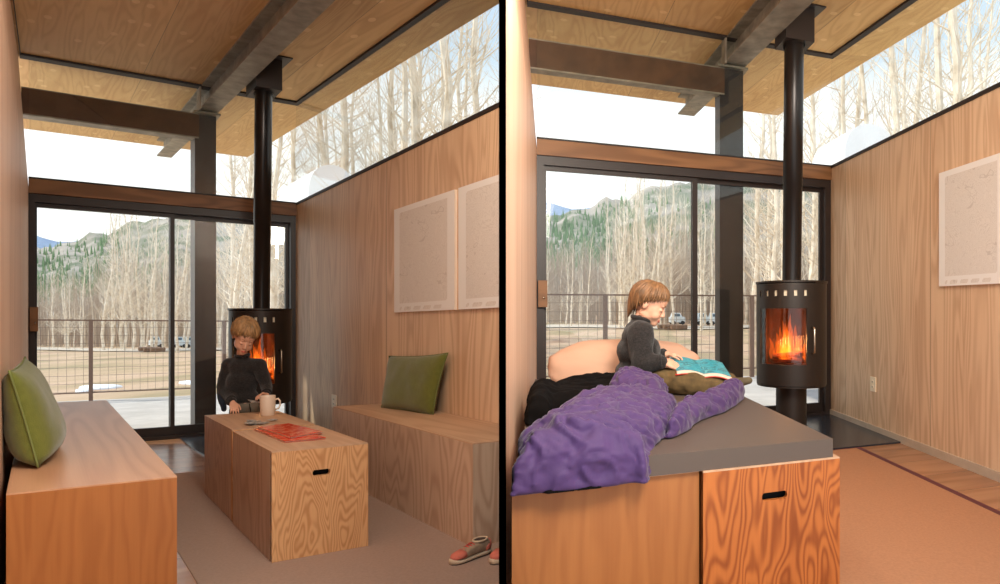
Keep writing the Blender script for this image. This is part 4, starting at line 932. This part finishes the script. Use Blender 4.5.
# ================================================================ outdoors, seen through each room's glass
def aspen(seed, h, lean=.03, dens=1.0):
    rnd = random.Random(seed); b = nb(); n = 9; pts = []; x = y = 0; lx, ly = rnd.uniform(-lean, lean), rnd.uniform(-lean, lean)
    for i in range(n+1):
        s = i/n; pts.append(Vector((x+lx*h*s, y+ly*h*s, h*s))); x += rnd.uniform(-.012, .012)*h; y += rnd.uniform(-.012, .012)*h
    r0 = h*.0085; rad = [r0*(1-i/n)**.8+.008 for i in range(n+1)]; tube(b, pts, rad, 7)
    def at(s): k = min(n-1, int(s*n)); f = s*n-k; return pts[k]*(1-f)+pts[k+1]*f
    for k in range(int(34*dens)):
        s = rnd.uniform(.16, .97); p = at(s); a = rnd.uniform(0, 2*PI); up = rnd.uniform(.35, 1.2); ln = h*rnd.uniform(.09, .2)*(1.15-s*.75); d = Vector((math.cos(a), math.sin(a), up)).normalized()
        q = p+d*ln*.5+Vector((0, 0, ln*.02)); e = q+(d+Vector((rnd.uniform(-.4, .4), rnd.uniform(-.4, .4), .5))).normalized()*ln*.5
        br = r0*.24*(1-s*.6); tube(b, [p, q, e], [br, br*.6, .004], 4)
        for j in range(4):
            f = rnd.uniform(.25, 1); c = p*(1-f)+e*f; dd = (d+Vector((rnd.uniform(-1, 1), rnd.uniform(-1, 1), rnd.uniform(-.2, 1)))).normalized(); l2 = ln*rnd.uniform(.25, .5)
            m_ = c+dd*l2*.5+Vector((0, 0, .03)); tube(b, [c, m_, c+dd*l2+Vector((0, 0, l2*.15))], [br*.4, br*.28, .003], 3, False)
    me = bpy.data.meshes.new('aspen_tree'); bm_ = b; bmesh.ops.recalc_face_normals(bm_, faces=bm_.faces); bm_.to_mesh(me); bm_.free(); me.materials.append(MAT['bark']); return me
ASP = [aspen(i, 10, .04) for i in range(6)]; TALL = [aspen(20+i, 16, .05, 1.5) for i in range(4)]
GZ = -.8
HILL = [(-30, 256), (20, 251), (38, 248), (60, 243), (80, 240), (100, 233), (125, 226), (150, 220), (170, 217.5), (200, 215), (230, 216), (265, 222), (320, 232), (400, 236), (520, 240)]
def interp(tab, x):
    for (a, p), (c, q) in zip(tab, tab[1:]):
        if a <= x <= c: return p+(q-p)*(x-a)/(c-a)
    return tab[0][1] if x < tab[0][0] else tab[-1][1]
def locxy(rm, xL, z):     # plan point for a sight line given in the left picture's columns
    X = (xL-c0)/f0; det = E2[0]*E1[1]-E1[0]*E2[1]; return (X*E1[1]-E1[0])/det*z, (E2[0]-E2[1]*X)/det*z
def stuff(o, lab, cat): tag(o, lab, cat, None, 'stuff')
def outdoors(rm):
    Lr = rm.side == 'L'; where = 'left-hand' if Lr else 'right-hand'; side = 'seen from the %s room' % where
    XR = 505 if Lr else 470; XL = -30 if Lr else 24
    b = nb(); box(b, -.9, 3.6, VB+.06, 8.0, -.14, -.015); o = obj('deck', b, MAT['deck'], None, rm); o['kind'] = 'structure'; o.name = 'floor'
    # dry field
    b = nb(); cols = [XL-20+(XR+40-XL)*i/40 for i in range(41)]; zs = [6.9+.0*i for i in range(0)]+[7, 9, 12, 16, 21, 28, 36, 48, 62, 80, 110]; g = []
    for z in zs:
        row = []
        for x in cols:
            u, v = locxy(rm, x, z); row.append(b.verts.new((u, v, GZ+.12*noise.noise(Vector((u*.2, v*.2, 0)))+(.0 if z < 60 else (z-60)*.05))))
        g.append(row)
    for i in range(len(zs)-1):
        for j in range(40): b.faces.new([g[i][j], g[i][j+1], g[i+1][j+1], g[i+1][j]])
    o = obj('field', b, MAT['field'], None, rm, smooth=True); o['kind'] = 'structure'; o.name = 'floor'
    b = nb(); rr = []
    for i in range(31):
        x = XL-10+(XR+20-XL)*i/30; row = []
        for dz in (0, 6): 
            z = 43+dz+2*math.sin(i*.5); u, v = locxy(rm, x, z); row.append(b.verts.new((u, v, GZ+.08)))
        rr.append(row)
    for a, c in zip(rr, rr[1:]): b.faces.new([a[0], c[0], c[1], a[1]])
    o = obj('gravel_track', b, MAT['road'], None, rm); tag(o, 'pale track at the foot of the bare forest, %s' % side, 'track')
    for cx_, cy_, rx, rz, lab in ((100, 16.3, 1.3, .55, 'left snow patch on the dry field'), (192, 17.6, .8, .5, 'right snow patch on the dry field'), (84, 15.2, .5, .3, 'small snow patch left of the rail post')):
        b = nb(); uu, vv_ = locxy(rm, cx_, cy_); ring = []
        for k in range(28):
            a = 2*PI*k/28; q = 1+.35*noise.noise(Vector((math.cos(a)*2+cx_, math.sin(a)*2, 0))); ring.append((uu+math.cos(a)*rx*q*.5, vv_+math.sin(a)*rz*q, GZ+.0))
        hexa(b, ring, [(p[0]*.92+uu*.08, p[1]*.92+vv_*.08, GZ+.07) for p in ring]); o = obj('snow_patch', b, MAT['snow'], None, rm, smooth=True); tag(o, lab+', '+side, 'snow')
    # hillside
    def ridge(tab, zn, zf, ybase, mat, name, lab, amp, cols_, rows):
        b = nb(); g = []
        for i in range(rows+1):
            s = i/rows; row = []
            for j in range(cols_+1):
                x = XL-10+(XR+20-XL)*j/cols_; z = zn+(zf-zn)*s; yt = interp(tab, x); q = ybase+(yt-ybase)*(s**.85); u, v = locxy(rm, x, z)
                w = H+(y0-q)/f0*z+amp*s*(noise.noise(Vector((x*.05, s*5, 1)))+.5*noise.noise(Vector((x*.16, s*14, 2)))); row.append(b.verts.new((u, v, w)))
            g.append(row)
        back = [b.verts.new((v.co.x*1.25, v.co.y*1.25, -20)) for v in g[-1]]; g.append(back)
        for i in range(len(g)-1):
            for j in range(cols_): b.faces.new([g[i][j], g[i][j+1], g[i+1][j+1], g[i+1][j]])
        o = obj(name, b, mat, None, rm, smooth=True); tag(o, lab, name.split('_')[-1]); return o
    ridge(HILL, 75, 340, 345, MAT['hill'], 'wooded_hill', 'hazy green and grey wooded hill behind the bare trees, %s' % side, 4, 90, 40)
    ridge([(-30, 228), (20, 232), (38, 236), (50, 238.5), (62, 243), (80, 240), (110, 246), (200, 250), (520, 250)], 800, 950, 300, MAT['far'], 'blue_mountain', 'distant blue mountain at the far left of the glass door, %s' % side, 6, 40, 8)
    rnd = random.Random(77)
    # conifers on the hill: uncountable
    b = nb()
    for k in range(900):
        x = rnd.uniform(XL, min(XR, 200)); s = rnd.uniform(.35, .96)
        if rnd.random() > math.exp(-((x-60)/75)**2): continue
        z = 75+265*s; yt = interp(HILL, x); q = 345+(yt-345)*s**.85; u, v = locxy(rm, x, z); w = H+(y0-q)/f0*z; h_ = rnd.uniform(2.5, 5.5); r_ = h_*.22
        base = [b.verts.new((u+r_*math.cos(2*PI*j/5), v+r_*math.sin(2*PI*j/5), w-2)) for j in range(5)]; tp = b.verts.new((u, v, w+h_))
        for j in range(5): b.faces.new([base[j], base[(j+1) % 5], tp])
    o = obj('conifers', b, MAT['fir'], None, rm); stuff(o, 'conifers dotting the green slope at left, %s' % side, 'conifers')
    # background thicket: uncountable stems
    b = nb()
    for k in range(3000):
        x = rnd.uniform(XL, XR); z = rnd.uniform(52, 74); u, v = locxy(rm, x, z); h_ = rnd.uniform(4.5, 8.5)*(1 if x < 95 else 1.3); r_ = rnd.uniform(.02, .05); lx = rnd.uniform(-.5, .5)
        tube(b, [(u, v, GZ-.2), (u+lx*.5, v, GZ+h_*.5), (u+lx, v, GZ+h_)], [r_, r_*.7, .01], 3, False)
        for j in range(3):
            f = rnd.uniform(.3, .9); dx = rnd.uniform(-1, 1); tube(b, [(u+lx*f, v, GZ+h_*f), (u+lx*f+dx, v, GZ+h_*f+rnd.uniform(.7, 1.6))], [r_*.45, .008], 3, False)
    o = obj('thicket', b, MAT['scrub'], None, rm); stuff(o, 'dense bare thicket of thin stems behind the field, %s' % side, 'thicket')
    def tree(me, x, z, h_, nat, lab, group):
        u, v = locxy(rm, x, z); o = bpy.data.objects.new('aspen_tree', me); C.objects.link(o); o.location = rm.M(u, v, GZ-.05); s = h_/nat; o.scale = (s, s, s); o.rotation_euler = (0, 0, rnd.uniform(0, 6.28)); tag(o, lab, 'tree', group)
    for k in range(120):
        x = rnd.uniform(XL+6, XR-(6 if Lr else 0)); z = rnd.uniform(46, 64); top = 268 if x < 85 else (232 if x < 115 else 212); top += rnd.uniform(-10, 34)
        tree(rnd.choice(ASP), x, z, (y0-top)/f0*z+1.8, 10, 'bare pale aspen in the forest edge beyond the field, %s' % side, 'forest aspens %s' % side)
    for x, z, top in ((104, 44, 205), (124, 43, 200), (133, 45, 197), (141, 44, 205), (112, 46, 214), (152, 44, 196), (122, 47, 190), (178, 40, 196)):
        tree(rnd.choice(TALL), x, z, (y0-top)/f0*z+1.8, 16, 'tall white aspen standing in front of the forest, %s' % side, 'tall front aspens %s' % side)
    nearx = [(226, 30), (236, 26), (245, 34), (256, 28), (276, 24), (288, 30), (303, 22), (318, 27), (330, 20), (345, 24), (352, 17), (362, 30), (372, 22), (385, 15), (392, 26), (402, 20), (414, 28), (423, 17), (433, 23), (441, 14), (450, 26), (459, 19), (468, 13), (476, 22), (484, 15), (490, 26), (232, 38), (262, 40), (282, 42), (310, 38), (340, 36), (368, 40), (398, 36), (428, 38), (455, 36), (480, 38)]
    for x, z in nearx:
        if x > XR-4: continue
        tree(rnd.choice(TALL), x+rnd.uniform(-3, 3), z, rnd.uniform(15, 19), 16, 'tall white-barked bare aspen close beside the hut, %s' % side, 'tall near aspens %s' % side)
    # white dome on a stand, made up in place of a reflection in the high glass
    t = thing('reflection_dome', rm.M(*locxy(rm, 320, 15), GZ), 'white dome modelled for a glass reflection above the right wall, %s' % side, 'cabin')
    u, v = locxy(rm, 320, 15); zt = H+(y0-172)/f0*15
    b = nb(); prof = [(.75*math.cos(PI-PI*k/24), -1.1+1.1*math.sin(PI*k/24)**.6) for k in range(25)]
    hexa(b, [(u+a, v-.7, zt+c) for a, c in prof], [(u+a*1.0, v+1.2, zt+c) for a, c in prof]); obj('white_dome', b, MAT['snow'], t, rm)
    b = nb(); box(b, u-.55, u+.55, v-.6, v+1.1, GZ, zt-1.09); obj('dome_stand', b, MAT['cabin'], t, rm)
    # parked vehicles and logs far across the field
    for k, (x, z, lab) in enumerate(((156, 50, 'leftmost of the far pale vehicles at the forest edge'), (179, 49, 'middle far pale vehicle at the forest edge'), (191, 49, 'rightmost far pale vehicle, next to the column'))):
        u, v = locxy(rm, x, z); t = thing('parked_car', rm.M(u, v, GZ+.1), lab+', '+side, 'car')
        b = nb(); box(b, u-.62, u+.62, v-.5, v+.5, GZ+.3, GZ+.75); obj('car_body', b, MAT['van'], t, rm, bevel=.06)
        b = nb(); hexa(b, [(u-.5, v-.45, GZ+.75), (u+.35, v-.45, GZ+.75), (u+.35, v+.45, GZ+.75), (u-.5, v+.45, GZ+.75)], [(u-.42, v-.4, GZ+1.1), (u+.22, v-.4, GZ+1.1), (u+.22, v+.4, GZ+1.1), (u-.42, v+.4, GZ+1.1)]); obj('car_cabin', b, MAT['van'], t, rm)
        b = nb(); box(b, u-.36, u+.16, v-.46, v-.44, GZ+.8, GZ+1.02); obj('car_window', b, MAT['vglass'], t, rm)
        for dx in (-.38, .38):
            for dy in (-.5, .5):
                b = nb(); tube(b, [(u+dx, v+dy-.05, GZ+.27), (u+dx, v+dy+.05, GZ+.27)], .17, 12); obj('wheel', b, MAT['tyre'], t, rm)
    for k, x in enumerate((146, 151, 158)):
        u, v = locxy(rm, x, 40-k*.4); b = nb(); tube(b, [(u-.55, v, GZ+.3), (u+.55, v+.2, GZ+.3)], .16, 10); o = obj('fallen_log', b, MAT['cabin'], None, rm); tag(o, 'short grey log lying on the field near the track, %s' % side, 'log', 'logs on the field %s' % side)
    # deck railing with wire mesh
    vr = 7.9; wt = 1.155
    t = thing('deck_railing', rm.M(.67, vr, -.015), 'weathered steel deck railing with square wire mesh, outside the %s glass door' % where, 'railing')
    b = nb(); box(b, -1.5, 4.2, vr-.02, vr+.02, wt-.02, wt); obj('top_rail', b, MAT['rail'], t, rm)
    b = nb(); box(b, -1.5, 4.2, vr-.01, vr+.01, .1, .115); obj('bottom_rail', b, MAT['rail'], t, rm)
    for u in (-1.35, .67, 2.69):
        b = nb(); box(b, u-.028, u+.028, vr-.03, vr+.03, -.015, wt-.02); obj('post', b, MAT['rail'], t, rm)
    b = nb(); k = 0
    while -1.5+k*.115 < 4.2:
        u = -1.5+k*.115; box(b, u-.0022, u+.0022, vr-.002, vr+.002, .1, wt-.02); k += 1
    for k in range(9): box(b, -1.5, 4.2, vr-.0045, vr-.0005, .12+k*.115, .1245+k*.115)
    obj('wire_mesh', b, MAT['wire'], t, rm)
for rm in (L, R): outdoors(rm)

# ================================================================ light and camera
w = bpy.data.worlds.new('World'); sc.world = w; w.use_nodes = True; nt = w.node_tree; nt.nodes.clear()
out = nt.nodes.new('ShaderNodeOutputWorld'); bg = nt.nodes.new('ShaderNodeBackground'); nt.links.new(bg.outputs[0], out.inputs[0])
tc = nt.nodes.new('ShaderNodeTexCoord'); sp = nt.nodes.new('ShaderNodeSeparateXYZ'); nt.links.new(tc.outputs['Generated'], sp.inputs[0])
rp = nt.nodes.new('ShaderNodeValToRGB'); nt.links.new(sp.outputs[2], rp.inputs[0]); el = rp.color_ramp.elements
el[0].position = 0; el[0].color = (1, .99, .97, 1); el[1].position = .9; el[1].color = (.45, .62, .9, 1)
for ps, c in ((.31, (.98, .99, 1, 1)), (.375, (.62, .74, .86, 1)), (.5, (.54, .68, .88, 1))): x = el.new(ps); x.color = c
nt.links.new(rp.outputs[0], bg.inputs[0]); bg.inputs[1].default_value = 1.4
sun = bpy.data.lights.new('sun', 'SUN'); sun.energy = 3.8; sun.angle = math.radians(1.2); sun.color = (1, .95, .86); so = bpy.data.objects.new('sun', sun); C.objects.link(so)
sdir = Vector((.85, .12, -.95)); so.rotation_euler = sdir.to_track_quat('-Z', 'Y').to_euler(); so.location = (0, 0, 20)
def area(name, loc, target, size, e, col):
    l = bpy.data.lights.new(name, 'AREA'); l.size = size; l.energy = e; l.color = col; o = bpy.data.objects.new(name, l); C.objects.link(o); o.location = loc
    o.rotation_euler = (Vector(target)-Vector(loc)).to_track_quat('-Z', 'Y').to_euler(); return o
area('fill_light_high', L.M(1.3, 1.3, 2.7), L.M(1.2, 3, .4), .9, 62, (1, .92, .80))  # added overhead fill lights, one per room; not fittings of the hut
area('fill_light_high', R.M(1.2, .9, 2.6), R.M(.9, 2.6, .4), .8, 8, (1, .80, .62))
area('fill_light_rear', L.M(1.4, .2, 2.75), L.M(1.3, 4.8, 2.3), 1.1, 125, (1, .93, .82))  # added unseen fill lights behind the camera side, to brighten walls and ceiling
area('fill_light_rear', R.M(1.4, .1, 2.75), R.M(1.6, 4.8, 2.2), 1.0, 30, (1, .91, .80))
cam = bpy.data.cameras.new('camera'); co = bpy.data.objects.new('camera', cam); C.objects.link(co); co.location = (0, 0, H); co.rotation_euler = (PI/2, 0, 0)
cam.sensor_width = 36; cam.sensor_fit = 'HORIZONTAL'; cam.lens = F/1000*36; cam.shift_x = -(CX-500)/1000; cam.shift_y = (CY-292)/1000; cam.clip_start = .02; cam.clip_end = 3000
sc.camera = co
sc.cycles.transparent_max_bounces = 40
vs = sc.view_settings; vs.view_transform = 'Standard'; vs.look = 'None'; vs.gamma = 1; vs.use_curve_mapping = False; vs.exposure = 0
bpy.context.view_layer.update()
